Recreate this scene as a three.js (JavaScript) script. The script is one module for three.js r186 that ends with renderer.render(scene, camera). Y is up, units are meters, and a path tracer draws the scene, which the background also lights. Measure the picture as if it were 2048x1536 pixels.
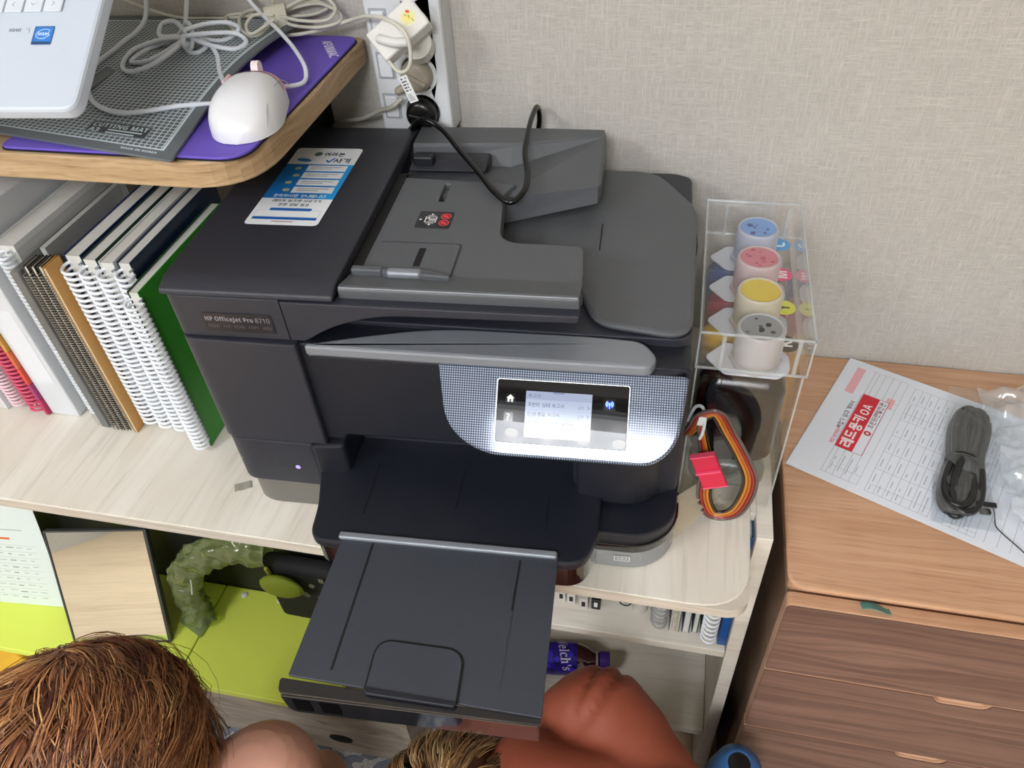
import * as THREE from 'three';
import { RoundedBoxGeometry } from 'three/addons/geometries/RoundedBoxGeometry.js';
import { mergeGeometries, mergeVertices, toCreasedNormals } from 'three/addons/utils/BufferGeometryUtils.js';
import { MarchingCubes } from 'three/addons/objects/MarchingCubes.js';
import { RectAreaLightUniformsLib } from 'three/addons/lights/RectAreaLightUniformsLib.js';

// ---------- camera, light, exposure ----------
const scene = new THREE.Scene();
scene.background = new THREE.Color(0x000000);
const camera = new THREE.PerspectiveCamera(2 * Math.atan(768 / 1546.5) * 180 / Math.PI, 2048 / 1536, 0.02, 30);
camera.rotation.order = 'YXZ';
camera.position.set(0, 1.42, 0);
camera.rotation.set(-43.224 * Math.PI / 180, 14.917 * Math.PI / 180, -4.339 * Math.PI / 180);
scene.add(camera);
const renderer = new THREE.WebGLRenderer({ antialias: true });
renderer.toneMapping = THREE.LinearToneMapping;
renderer.toneMappingExposure = 1.64;
renderer.shadowMap.enabled = true;
RectAreaLightUniformsLib.init();
const LAMP = { x: -0.07, y: 2.4, z: 1.75, w: 0.72, d: 0.94, power: 15 }, LAMP2 = { x: -1.45, y: 2.4, z: 1.1, w: 0.6, d: 0.6, power: 13 };
for (const l of [LAMP, LAMP2]) {
  const a = new THREE.RectAreaLight(0xf4f8ff, l.power, l.w, l.d); a.name = 'lamp_light';
  a.position.set(l.x, l.y - 0.062, l.z); a.rotation.x = -Math.PI / 2; scene.add(a);
}

// ---------- helpers ----------
const PI = Math.PI, V = (x, y, z) => new THREE.Vector3(x, y, z);
function rng(s) { return () => { s = (s + 0x6d2b79f5) | 0; let t = Math.imul(s ^ (s >>> 15), 1 | s); t = (t + Math.imul(t ^ (t >>> 7), 61 | t)) ^ t; return ((t ^ (t >>> 14)) >>> 0) / 4294967296; }; }
const h2 = (x, y) => { let n = Math.imul(x | 0, 374761393) + Math.imul(y | 0, 668265263); n = Math.imul(n ^ (n >>> 13), 1274126177); return ((n ^ (n >>> 16)) >>> 0) / 4294967296; };
function vn(x, y) { const i = Math.floor(x), j = Math.floor(y), f = x - i, g = y - j, u = f * f * (3 - 2 * f), v = g * g * (3 - 2 * g); const a = h2(i, j), b = h2(i + 1, j), c = h2(i, j + 1), d = h2(i + 1, j + 1); return a + (b - a) * u + (c - a) * v + (a - b - c + d) * u * v; }
const fbm = (x, y, o = 4) => { let s = 0, a = 0.5, t = 0; for (let k = 0; k < o; k++) { s += a * vn(x, y); t += a; a *= 0.5; x = x * 2.03 + 17; y = y * 2.03 + 31; } return s / t; };
function v3n(x, y, z) { return (vn(x + z * 0.7, y + 13.1) + vn(y + x * 0.4 + 7.7, z) + vn(z + 3.3, x - y * 0.5)) / 3; }
function tex(w, h, size, fn, srgb = true) {      // fn(u, v) -> [r,g,b] 0..255 ; size = [metres, metres]
  const d = new Uint8Array(w * h * 4);
  for (let y = 0; y < h; y++) for (let x = 0; x < w; x++) { const c = fn(x / w, y / h, x, y), o = (y * w + x) * 4; d[o] = Math.max(0, Math.min(255, c[0])); d[o + 1] = Math.max(0, Math.min(255, c[1])); d[o + 2] = Math.max(0, Math.min(255, c[2])); d[o + 3] = 255; }
  const t = new THREE.DataTexture(d, w, h); if (srgb) t.colorSpace = THREE.SRGBColorSpace;
  t.wrapS = t.wrapT = THREE.MirroredRepeatWrapping; t.magFilter = THREE.LinearFilter; t.minFilter = THREE.LinearMipmapLinearFilter; t.generateMipmaps = true; t.repeat.set(1 / size[0], 1 / size[1]); t.needsUpdate = true;
  return t;
}
function canv(w, h, draw) {                       // print: a canvas texture filling uv 0..1
  const c = document.createElement('canvas'); c.width = w; c.height = h; const x = c.getContext('2d'); draw(x, w, h);
  const t = new THREE.CanvasTexture(c); t.colorSpace = THREE.SRGBColorSpace; t.magFilter = THREE.LinearFilter; return t;
}
const mat = (color, roughness = 0.5, o = {}) => new THREE.MeshPhysicalMaterial({ color, roughness, ...o });
function uvm(g, swap) {                           // box-projected uv in metres
  if (g.index) g = g.toNonIndexed();
  const p = g.attributes.position, n = g.attributes.normal, uv = new Float32Array(p.count * 2);
  for (let i = 0; i < p.count; i += 3) {
    let ax = 0, ay = 0, az = 0; for (let k = 0; k < 3; k++) { ax += n.getX(i + k); ay += n.getY(i + k); az += n.getZ(i + k); }
    ax = Math.abs(ax); ay = Math.abs(ay); az = Math.abs(az);
    for (let k = 0; k < 3; k++) { const x = p.getX(i + k), y = p.getY(i + k), z = p.getZ(i + k); let a, b; if (ay >= ax && ay >= az) { a = x; b = z; } else if (az >= ax) { a = x; b = y; } else { a = z; b = y; } uv[(i + k) * 2] = swap ? b : a; uv[(i + k) * 2 + 1] = swap ? a : b; }
  }
  g.setAttribute('uv', new THREE.BufferAttribute(uv, 2)); return g;
}
const keep = g => { g.keepUV = true; return g; };
function norm(g, swap) {
  let q = g.index ? g.toNonIndexed() : g; if (!g.keepUV || !q.attributes.uv) q = uvm(q, swap);
  for (const k of Object.keys(q.attributes)) if (!['position', 'normal', 'uv', 'color'].includes(k)) q.deleteAttribute(k);
  return q;
}
const used = {};
function numbered(n) { used[n] = (used[n] ?? -1) + 1; return used[n] ? n + '_' + String(used[n]).padStart(3, '0') : n; }
const origin = new Map();
function tag(o, label, category, group, kind) { if (label) o.userData.label = label; if (category) o.userData.category = category; if (group) o.userData.group = group; if (kind) o.userData.kind = kind; return o; }
function thing(name, label, category, pos = [0, 0, 0], ry = 0, group) {
  const o = new THREE.Group(); o.name = numbered(name); o.position.set(...pos); o.rotation.y = ry; scene.add(o); tag(o, label, category, group); return o;
}
function obj(name, gs, m, parent, o = {}) {       // one named Mesh from one or more geometries, in the parent's frame
  const list = [].concat(gs).map(g => norm(g, o.swap)); const col = list.some(g => g.attributes.color); if (!col) list.forEach(g => g.deleteAttribute('color'));
  const me = new THREE.Mesh(list.length > 1 ? mergeGeometries(list) : list[0], m); me.name = parent && parent !== scene ? name : numbered(name); me.castShadow = me.receiveShadow = true;
  if (o.label) me.userData.label = o.label; if (o.kind) me.userData.kind = o.kind;
  (parent || scene).add(me); return me;
}
const W = (o, x, y, z) => [x - o.position.x, y - o.position.y, z - o.position.z];   // world point in an unrotated thing's frame
const wp = (o, pts) => pts.map(p => W(o, ...p));
// geometry makers
function box(w, h, d, x, y, z, r = 0, seg = 2) { const g = r > 0 ? new RoundedBoxGeometry(w, h, d, seg, Math.min(r, w / 2.01, h / 2.01, d / 2.01)) : new THREE.BoxGeometry(w, h, d); g.translate(x, y, z); return g; }
const bb = (x0, x1, y0, y1, z0, z1, r = 0) => box(x1 - x0, y1 - y0, z1 - z0, (x0 + x1) / 2, (y0 + y1) / 2, (z0 + z1) / 2, r);
function rshape(pts) {                            // [x, y, radius]
  const s = new THREE.Shape(), n = pts.length, path = s;
  pts.forEach((p, i) => {
    const a = pts[(i + n - 1) % n], b = pts[(i + 1) % n], r = p[2] || 0;
    const da = Math.hypot(a[0] - p[0], a[1] - p[1]), db = Math.hypot(b[0] - p[0], b[1] - p[1]), q = Math.min(r, da / 2, db / 2);
    const s0 = [p[0] + (a[0] - p[0]) / da * q, p[1] + (a[1] - p[1]) / da * q], s1 = [p[0] + (b[0] - p[0]) / db * q, p[1] + (b[1] - p[1]) / db * q];
    if (i === 0) path.moveTo(...s0); else path.lineTo(...s0);
    if (q > 0) path.quadraticCurveTo(p[0], p[1], ...s1);
  });
  s.closePath(); return s;
}
const hole = pts => { const s = rshape(pts); const p = new THREE.Path(); p.curves = s.curves; p.currentPoint = s.currentPoint; return p; };
function ext(shape, depth, b = 0, seg = 2) {
  const g = new THREE.ExtrudeGeometry(shape, b > 0 ? { depth: Math.max(depth - 2 * b, 1e-5), bevelEnabled: true, bevelSize: b, bevelThickness: b, bevelOffset: -b, bevelSegments: seg, curveSegments: 8 } : { depth, bevelEnabled: false, curveSegments: 8 });
  if (b > 0) g.translate(0, 0, b); return g;
}
function plan(pts, y0, y1, b = 0, holes = []) { const s = rshape(pts.map(p => [p[0], -p[1], p[2]])); for (const hl of holes) s.holes.push(hole(hl.map(p => [p[0], -p[1], p[2]]))); const g = ext(s, y1 - y0, b); g.rotateX(-PI / 2); g.translate(0, y0, 0); return g; }   // outline in x,z
function front(pts, z0, z1, b = 0, holes = []) { const s = rshape(pts); for (const hl of holes) s.holes.push(hole(hl)); const g = ext(s, z1 - z0, b); g.translate(0, 0, z0); return g; }  // outline in x,y
function side(pts, x0, x1, b = 0) { const g = ext(rshape(pts.map(p => [-p[0], p[1], p[2]])), x1 - x0, b); g.rotateY(PI / 2); g.translate(x0, 0, 0); return g; }  // outline in z,y
function tube(pts, r, seg, rs = 8, closed = false) { const c = new THREE.CatmullRomCurve3(pts.map(p => p.isVector3 ? p : V(...p)), closed, 'centripetal'); const g = new THREE.TubeGeometry(c, seg || pts.length * 8, r, rs, closed); if (closed) return g; const out = [g]; for (const t of [0, 1]) { const s = new THREE.SphereGeometry(r, rs, 4); s.translate(...c.getPoint(t).toArray()); out.push(s); } return mergeGeometries(out.map(q => norm(q))); }
function cyl(r0, r1, h, x, y, z, seg = 24) { const g = new THREE.CylinderGeometry(r0, r1, h, seg); g.translate(x, y, z); return g; }
function lathe(pts, seg = 32) { return new THREE.LatheGeometry(pts.map(p => new THREE.Vector2(p[0], p[1])), seg); }
function decal(w, h, corner = 0) {                // print plane in x,y facing +z, uv 0..1
  const g = corner ? new THREE.ShapeGeometry(rshape([[-w / 2, -h / 2, corner], [w / 2, -h / 2, corner], [w / 2, h / 2, corner], [-w / 2, h / 2, corner]]), 6) : new THREE.PlaneGeometry(w, h);
  const p = g.attributes.position, uv = g.attributes.uv; for (let i = 0; i < p.count; i++) uv.setXY(i, p.getX(i) / w + 0.5, p.getY(i) / h + 0.5); return keep(g);
}
function flat(g, x, y, z, ry = 0) { g.rotateX(-PI / 2); g.rotateY(ry); g.translate(x, y, z); return g; }
function jitter(g, amp, f, seed = 0) { g = mergeVertices((() => { const q = g.clone(); q.deleteAttribute('uv'); q.deleteAttribute('normal'); return q; })(), 1e-5); const p = g.attributes.position; g.computeVertexNormals(); const n = g.attributes.normal.clone(); for (let i = 0; i < p.count; i++) { const a = (v3n(p.getX(i) * f + seed, p.getY(i) * f, p.getZ(i) * f) - 0.5) * 2 * amp; p.setXYZ(i, p.getX(i) + n.getX(i) * a, p.getY(i) + n.getY(i) * a, p.getZ(i) + n.getZ(i) * a); } g.computeVertexNormals(); return g; }
// Hangul syllables drawn with strokes
const JA = { g: [[[0, 0], [1, 0], [.9, 1]]], n: [[[0, 0], [0, 1], [1, 1]]], d: [[[1, 0], [0, 0], [0, 1], [1, 1]]], r: [[[0, 0], [1, 0], [1, .5], [0, .5], [0, 1], [1, 1]]], m: [[[0, 0], [1, 0], [1, 1], [0, 1], [0, 0]]], b: [[[0, 0], [0, 1], [1, 1], [1, 0]], [[0, .5], [1, .5]]], s: [[[.5, 0], [0, 1]], [[.5, .25], [1, 1]]], o: 'o', j: [[[0, 0], [1, 0]], [[.5, 0], [0, 1]], [[.5, .2], [1, 1]]], c: [[[.3, -.12], [.7, -.12]], [[0, .12], [1, .12]], [[.5, .12], [0, 1]], [[.5, .3], [1, 1]]], k: [[[0, 0], [1, 0], [.9, 1]], [[0, .5], [1, .5]]], t: [[[1, 0], [0, 0], [0, 1], [1, 1]], [[0, .5], [1, .5]]], p: [[[0, 0], [1, 0]], [[0, 1], [1, 1]], [[.3, 0], [.3, 1]], [[.7, 0], [.7, 1]]], h: 'h' };
const CHO = 'g,gg,n,d,dd,r,m,b,bb,s,ss,o,j,jj,c,k,t,p,h'.split(','), JON = ',g,gg,gs,n,nj,nh,d,r,rg,rm,rb,rs,rt,rp,rh,m,b,bs,s,ss,o,j,c,k,t,p,h'.split(',');
function jamo(x, code, bx, by, w, h) {
  const n = code.length; for (let i = 0; i < n; i++) { const X = bx + w * i / n, Wd = w / n * (n > 1 ? 0.85 : 1), d = JA[code[i]]; x.beginPath();
    if (d === 'o') x.ellipse(X + Wd / 2, by + h / 2, Wd / 2, h / 2, 0, 0, 7); else if (d === 'h') { x.moveTo(X + Wd * .3, by - h * .1); x.lineTo(X + Wd * .7, by - h * .1); x.moveTo(X, by + h * .15); x.lineTo(X + Wd, by + h * .15); x.moveTo(X + Wd * .85, by + h * .65); x.ellipse(X + Wd / 2, by + h * .65, Wd * .35, h * .35, 0, 0, 7); } else for (const l of d) l.forEach((p, k) => x[k ? 'lineTo' : 'moveTo'](X + p[0] * Wd, by + p[1] * h));
    x.stroke(); }
}
const VOW = [['v', 1, 0], ['v', 1, 0, 1], ['v', 2, 0], ['v', 2, 0, 1], ['v', -1, 0], ['v', -1, 0, 1], ['v', -2, 0], ['v', -2, 0, 1], ['h', -1], ['c', -1, 1], ['c', -1, 1, 1], ['c', -1, 0], ['h', -2], ['h', 1], ['c', 1, -1], ['c', 1, -1, 1], ['c', 1, 0], ['h', 2], ['h', 0], ['c', 0, 0], ['v', 0, 0]];
function hangul(x, str, px, py, s, lw, step = 1.02) {
  x.lineWidth = lw || s * 0.1; x.lineCap = 'round'; x.lineJoin = 'round';
  for (const ch of str) {
    const c = ch.charCodeAt(0) - 0xAC00;
    if (c < 0 || c > 11171) { if (ch !== ' ') { x.save(); x.fillStyle = x.strokeStyle; x.font = 'bold ' + s + 'px sans-serif'; x.textBaseline = 'top'; x.fillText(ch, px, py); const wd = x.measureText(ch).width; x.restore(); px += wd + s * .04; } else px += s * 0.4; continue; }
    const L = CHO[Math.floor(c / 588)], vw = VOW[Math.floor(c % 588 / 28)], T = JON[c % 28], H = T ? s * .56 : s * .9, st = (a, b, d, e) => { x.beginPath(); x.moveTo(px + a * s, py + b * s); x.lineTo(px + d * s, py + e * s); x.stroke(); };
    const Hn = H / s;
    if (vw[0] === 'v') { jamo(x, L, px + s * .06, py + s * .1, s * .44, H * .72); const X = vw[3] ? .7 : .74; st(X, .02, X, Hn); if (vw[3]) st(.88, .02, .88, Hn); const k = vw[1]; if (Math.abs(k) === 1) { const y = Hn * .45; k > 0 ? st(X, y, X + .17, y) : st(X - .17, y, X, y); } if (Math.abs(k) === 2) for (const y of [Hn * .33, Hn * .58]) k > 0 ? st(X, y, X + .17, y) : st(X - .17, y, X, y); }
    else if (vw[0] === 'h') { jamo(x, L, px + s * .2, py + s * .08, s * .52, H * .42); const y = Hn * .82, k = vw[1]; st(.04, y, .9, y); const tk = (X) => k < 0 ? st(X, y - Hn * .2, X, y) : st(X, y, X, y + Hn * .2); if (Math.abs(k) === 1) tk(.47); if (Math.abs(k) === 2) { tk(.34); tk(.6); } }
    else { jamo(x, L, px + s * .08, py + s * .08, s * .42, H * .42); const y = Hn * .8; st(.03, y, .62, y); if (vw[1] < 0) st(.3, y - Hn * .2, .3, y); if (vw[1] > 0) st(.3, y, .3, y + Hn * .2); st(.76, .02, .76, Hn); if (vw[2] > 0) st(.76, Hn * .45, .9, Hn * .45); if (vw[2] < 0) st(.64, Hn * .45, .76, Hn * .45); if (vw[3]) st(.92, .02, .92, Hn); }
    if (T) jamo(x, T, px + s * .2, py + s * .66, s * .56, s * .28);
    px += s * step;
  }
  return px;
}
// ---------- materials ----------
function wood(a, b, c, size, seed, o = {}) {
  const wr = o.warp ?? 6, fx = o.fx ?? 3, fy = o.fy ?? 60, k = o.pore ?? 0.25;
  return tex(1024, 512, size, (u, v) => {
    const w = fbm(u * fx + seed, v * 5 + seed, 3) * 1.6, g = fbm(u * fx * 1.3 + seed * 2, v * fy + w * wr, 4), f = vn(u * fx * 7 + seed, v * fy * 5 + seed), big = fbm(u * 2 + seed, v * 3 + w, 2);
    let t = Math.max(0, Math.min(1, (g - 0.5) * 1.9 + 0.5)), q = Math.max(0, (f - 0.62)) * k * 2, e = Math.max(0, Math.min(1, (big - .5) * 1.5 + .5));
    return [0, 1, 2].map(i => (a[i] + (b[i] - a[i]) * t) * (1 - 0.5 * e) + 0.5 * e * (c[i] + (b[i] - c[i]) * t) - q * 60);
  });
}
const wallTex = tex(1024, 1024, [0.26, 0.26], (u, v) => {
  const a = vn(u * 330, v * 34) * .6 + vn(u * 190 + 9, v * 14) * .4, b = vn(u * 34 + 5, v * 330) * .6 + vn(u * 14, v * 190 + 3) * .4, d = vn(u * 460, v * 460);
  const k = 196 + (Math.max(a, b) - .62) * 40 + (d - .5) * 12; return [k, k * .99 - 1, k * .952 - 1];
});
const plasticBump = tex(512, 512, [0.02, 0.02], (u, v) => { const k = 120 + (vn(u * 60, v * 60) - .5) * 130 + (vn(u * 140, v * 140) - .5) * 90; return [k, k, k]; }, false);
const pb = { bumpMap: plasticBump, bumpScale: 0.00012 };
const M = {
  wall: mat(0xffffff, 0.85, { map: wallTex, bumpMap: wallTex, bumpScale: 0.0004 }),
  plaster: mat(0xf0f0ec, 0.9), white: mat(0xe6e9ec, 0.35), whiteGloss: mat(0xeef1f4, 0.18, { clearcoat: 0.5 }),
  greyPl: mat(0x585b5f, 0.42, pb), darkPl: mat(0x2c2e37, 0.42, pb), blackPl: mat(0x191c25, 0.38, pb), blackGloss: mat(0x08080a, 0.06, { clearcoat: 1, clearcoatRoughness: 0.03 }), black: mat(0x0a0a0b, 0.6), silver: mat(0x8e939a, 0.36, { metalness: 0.35, ...pb }), skirt: mat(0x6b6963, 0.5, pb),
  metal: mat(0xc8ccd0, 0.3, { metalness: 1 }), acrylic: new THREE.MeshPhysicalMaterial({ color: 0xffffff, roughness: 0.02, transmission: 1, thickness: 0, ior: 1.49 }),
  edge: new THREE.MeshPhysicalMaterial({ color: 0xf2f6f8, roughness: 0.12, transmission: 0.75, thickness: 0, ior: 1.49 }),
};
M.deskWood = mat(0xffffff, 0.5, { map: wood([216, 209, 194], [232, 228, 216], [224, 216, 202], [0.5, 0.4], 3, { fx: 1.2, fy: 26, pore: .3 }) });
M.deskEdge = mat(0xffffff, 0.55, { map: wood([188, 178, 162], [210, 202, 188], [200, 190, 174], [0.5, 0.3], 8, { fx: 2, fy: 40 }) });
M.oak = mat(0xffffff, 0.45, { map: wood([168, 138, 102], [196, 168, 130], [182, 152, 114], [0.4, 0.3], 5, { fx: 4, fy: 90, pore: .5, warp: 4 }) });
M.beech = mat(0xffffff, 0.38, { map: wood([194, 150, 117], [210, 169, 136], [202, 158, 126], [0.5, 0.4], 11, { fx: 2.2, fy: 90, pore: .4, warp: 5 }) });
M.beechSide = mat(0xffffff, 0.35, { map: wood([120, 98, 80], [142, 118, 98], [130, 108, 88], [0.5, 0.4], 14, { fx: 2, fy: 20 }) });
M.walnut = mat(0xffffff, 0.42, { map: wood([96, 68, 58], [136, 104, 90], [112, 84, 72], [0.6, 0.35], 21, { fx: 2.2, fy: 70, pore: .3 }) });
// ---------- the room ----------
const S = (o) => tag(o, null, null, null, 'structure');
{
  const y0 = 0, y1 = 2.46, z0 = -0.9, z1 = 3.6, x0 = -2.2, x1 = 2.0, t = 0.1;
  S(obj('wall_back', bb(x0 - t, x1 + t, y0 - t, y1 + t, z0 - t, z0), M.wall));
  S(obj('wall_left', bb(x0 - t, x0, y0, y1, z0, z1), M.wall)); S(obj('wall_right', bb(x1, x1 + t, y0, y1, z0, z1), M.wall));
  S(obj('wall_front', bb(x0 - t, x1 + t, y0 - t, y1 + t, z1, z1 + t), M.wall));
  S(obj('ceiling', bb(x0 - t, x1 + t, y1, y1 + t, z0, z1), M.plaster));
  const rugTex = tex(512, 512, [0.24, 0.24], (u, v) => { const s = fbm(u * 8, v * 8, 3), q = vn(u * 22 + s * 4, v * 22), c = q > .55 ? 1 : 0, k = 168 + c * 44 + (vn(u * 120, v * 120) - .5) * 40; return c ? [k, k, k + 4] : [k - 30, k - 22, k - 6]; });
  S(obj('floor', bb(x0 - t, x1 + t, -t, 0, z0, z1), mat(0xffffff, 0.6, { map: wood([196, 172, 142], [220, 198, 168], [208, 186, 156], [0.8, 0.5], 31, { fx: 3, fy: 40 }) })));
  const rug = tag(obj('rug', plan([[-1.0, -.55, .03], [.12, -.55, .03], [.12, .9, .03], [-1.0, .9, .03]], .0005, .012, .004), mat(0xffffff, .95, { map: rugTex, bumpMap: rugTex, bumpScale: .002 })), 'grey white and blue speckled rug on the floor under the shelves', 'rug');
}
for (const [l, lb] of [[LAMP, 'square white LED panel lamp on the ceiling behind the camera'], [LAMP2, 'smaller white LED panel lamp on the ceiling over the left side of the room']]) {
  const L = thing('ceiling_lamp', lb, 'lamp', [l.x, l.y, l.z]), nx = Math.round(l.w / .14), nz = Math.round(l.d / .14);
  obj('housing', box(l.w + .06, .04, l.d + .06, 0, .04, 0, .01), M.white, L);
  obj('diffuser', box(l.w, .02, l.d, 0, .01, 0, .004), new THREE.MeshStandardMaterial({ color: 0xffffff, emissive: 0xf4f8ff, emissiveIntensity: 2.5 }), L);
  const led = new THREE.CylinderGeometry(.026, .026, .002, 16), lm = new THREE.MeshStandardMaterial({ color: 0xffffff, emissive: 0xffffff, emissiveIntensity: l.power * 1.8 });
  for (let i = 0; i < nx; i++) for (let j = 0; j < nz; j++) { const g = led.clone(); g.translate((i - (nx - 1) / 2) * .14, -.066, (j - (nz - 1) / 2) * .135); obj('led', g, lm, L); }
}
// ---------- printer ----------
const D = 0.70;
{
  const P = thing('printer', 'large black all-in-one inkjet printer with its document feeder and output tray extended', 'printer', [-.461, D + .001, -.495], 3.43 * PI / 180);
  const A = (n, g, m, o) => obj(n, g, m, P, o);
  // body
  A('base_skirt', plan([[0, 0, .035], [.118, 0, 0], [.118, -.06, 0], [.41, -.06, 0], [.41, -.02, 0], [.494, -.02, .01], [.494, -.345, .02], [0, -.345, .02]], 0, .0415, .003), M.skirt);
  A('lower_body', plan([[-.002, .001, .022], [.1, .003, .004], [.1, -.05, 0], [.405, -.05, 0], [.405, -.012, .01], [.492, -.012, .03], [.494, -.345, .02], [-.002, -.345, .02]], .0425, .1125, .002), M.darkPl);
  A('middle_body', plan([[-.003, .001, .018], [.118, .003, .004], [.118, -.04, 0], [.49, -.036, .02], [.494, -.345, .02], [-.003, -.345, .02]], .114, .2535, .0015), M.darkPl);
  A('center_panel', front([[.115, .114, 0], [.136, .114, .002], [.140, .122, .004], [.38, .122, .008], [.382, .07, .004], [.49, .07, .01], [.49, .244, .01], [.115, .25, 0]], -.05, -.006, .003), M.blackPl);
  A('slot_cheek', [plan([[.1, .006, .004], [.136, .002, .006], [.136, -.09, 0], [.1, -.09, 0]], .064, .113, .003)], M.blackPl);
  A('front_cheek', [plan([[.386, -.02, 0], [.386, .006, .006], [.455, .014, .03], [.49, -.03, .03], [.49, -.1, 0], [.386, -.1, 0]], .062, .172, .004)], M.blackPl);
  // scanner unit and lid
  A('scanner_base', front([[.1128, .2555, 0], [.128, .2555, .004], [.158, .275, .03], [.205, .291, .04], [.387, .2935, .004], [.387, .3015, 0], [.1128, .3015, 0]], -.045, -.002, .0015), M.darkPl);
  A('scanner_body', plan([[.02, -.06, 0], [.14, -.06, 0], [.19, -.10, .05], [.372, -.112, .03], [.40, -.05, .03], [.485, -.04, .03], [.494, -.345, .03], [.02, -.345, .0]], .235, .2555, .002), M.darkPl);
  A('scanner_lid', [plan([[.13, -.1, .01], [.374, -.11, .03], [.398, -.046, .02], [.488, -.03, .03], [.498, -.255, .02], [.452, -.338, .03], [.13, -.338, .01]], .2545, .262, .0035)], M.greyPl);
  A('lid_groove', [box(.0012, .0012, .05, .395, .2622, -.19)], M.black);
  A('side_latch', [box(.001, .012, .025, .4962, .25, -.2, .0004)], M.darkPl);
  A('feeder_base', plan([[-.003, -.002, .014], [.1125, -.002, 0], [.1125, -.044, 0], [.165, -.044, 0], [.165, -.345, 0], [-.003, -.345, .02]], .2555, .304, .0015), M.darkPl);
  A('feeder_cover', side([[-.001, .3045, .002], [-.002, .3095, .004], [-.016, .3155, .01], [-.3, .317, .02], [-.342, .309, .012], [-.345, .3045, .002]], -.004, .1655, .002), M.darkPl, { label: 'wide flat cover over the document feeder rollers' });
  // input tray (document feeder)
  A('feeder_tray', [plan([[.168, -.046, .0], [.3865, -.046, .0], [.383, -.11, .01], [.3, -.112, .022], [.290, -.205, .012], [.3, -.225, 0], [.168, -.235, 0]], .279, .303, .002, [[[.222, -.066, .001], [.229, -.066, .001], [.2295, -.094, .001], [.2225, -.094, .001]], [[.222, -.185, .001], [.2285, -.185, .001], [.2285, -.222, .001], [.2225, -.222, .001]]])], M.greyPl);
  A('feeder_throat', [bb(.1655, .1755, .279, .3042, -.24, -.045)], M.black);
  A('slot_shadow', [bb(.21, .24, .2785, .2802, -.23, -.06)], M.black);
  A('feeder_rail', [side([[-.0125, .2925, .001], [-.0125, .311, .002], [-.016, .3133, .002], [-.042, .3055, .006], [-.05, .3033, 0], [-.05, .2925, 0]], .1675, .3865, .001)], M.greyPl);
  A('rail_edge', [box(.217, .0018, .0018, .277, .3122, -.0139, .0008)], M.silver);
  // rear wing: flat ridge, dark step, sloping paper support
  const wg = new THREE.BufferGeometry(); { const R = []; const q = (a, b, c, d) => R.push(...a, ...b, ...c, ...a, ...c, ...d);
    const x0 = .168, xm = .285, x1 = .388, s = (x, pts) => pts.map(p => [x, p[1], p[0]]);
    const c0 = s(x0, [[-.205, .279], [-.205, .30], [-.293, .2875], [-.297, .307], [-.3, .3105], [-.342, .3105], [-.345, .306], [-.345, .2625]]), cm = s(xm, [[-.205, .265], [-.205, .296], [-.285, .291], [-.300, .3085], [-.303, .3115], [-.342, .3115], [-.345, .307], [-.345, .2625]]), c1 = s(x1, [[-.226, .281], [-.228, .3], [-.318, .3115], [-.3195, .3118], [-.322, .312], [-.338, .312], [-.342, .308], [-.342, .27]]), c2 = s(.391, [[-.236, .284], [-.238, .298], [-.31, .308], [-.312, .3085], [-.316, .3085], [-.328, .3085], [-.331, .305], [-.331, .273]]);
    const C = [c0, cm, c1, c2]; for (let i = 0; i < 3; i++) for (let k = 0; k < 8; k++) q(C[i][k], C[i][(k + 1) % 8], C[i + 1][(k + 1) % 8], C[i + 1][k]);
    for (const [c, f] of [[c0, 0], [c2, 1]]) for (let k = 1; k < 7; k++) f ? R.push(...c[0], ...c[k], ...c[k + 1]) : R.push(...c[0], ...c[k + 1], ...c[k]);
    wg.setAttribute('position', new THREE.BufferAttribute(new Float32Array(R), 3)); wg.computeVertexNormals(); { const n = wg.attributes.normal; const p = wg.attributes.position; let s2 = 0; for (let i = 0; i < p.count; i++) s2 += n.getY(i) * (p.getY(i) - .29); if (s2 < 0) { const a = p.array; for (let i = 0; i < a.length; i += 9) for (let k = 0; k < 3; k++) { const tmp = a[i + 3 + k]; a[i + 3 + k] = a[i + 6 + k]; a[i + 6 + k] = tmp; } wg.computeVertexNormals(); } } }
  A('rear_support', wg, M.greyPl);
  A('paper_guide', [bb(.17, .2, .3, .3115, -.052, -.044, .002), plan([[.2, -.049, .002], [.242, -.049, .006], [.266, -.041, .004], [.266, -.038, 0], [.2, -.0425, .003]], .303, .312, .002)], M.greyPl);
  A('guide_grip', [box(.034, .009, .01, .222, .309, -.044, .004)], M.silver);
  A('paper_guide', [bb(.172, .262, .29, .306, -.29, -.268, .003), side([[-.25, .302, 0], [-.246, .305, .002], [-.268, .307, .002], [-.27, .302, 0]], .175, .262, .001)], M.darkPl);
  A('guide_tab', [box(.024, .012, .014, .19, .3105, -.262, .003)], M.blackPl);
  A('paper_bed_line', [front([[0, 0, 0], [.084, 0, .006], [.084, .058, .006], [0, .058, .006]], 0, .0006).rotateX(-PI / 2).translate(.181, .3028, -.047)], M.darkPl);
  A('paper_bed', [front([[0, 0, 0], [.082, 0, .005], [.082, .056, .005], [0, .056, .005]], 0, .0008).rotateX(-PI / 2).translate(.181, .3028, -.047), ], M.greyPl);
  A('bed_slot', [box(.0065, .001, .03, .2275, .3036, -.079)], M.black);
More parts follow.
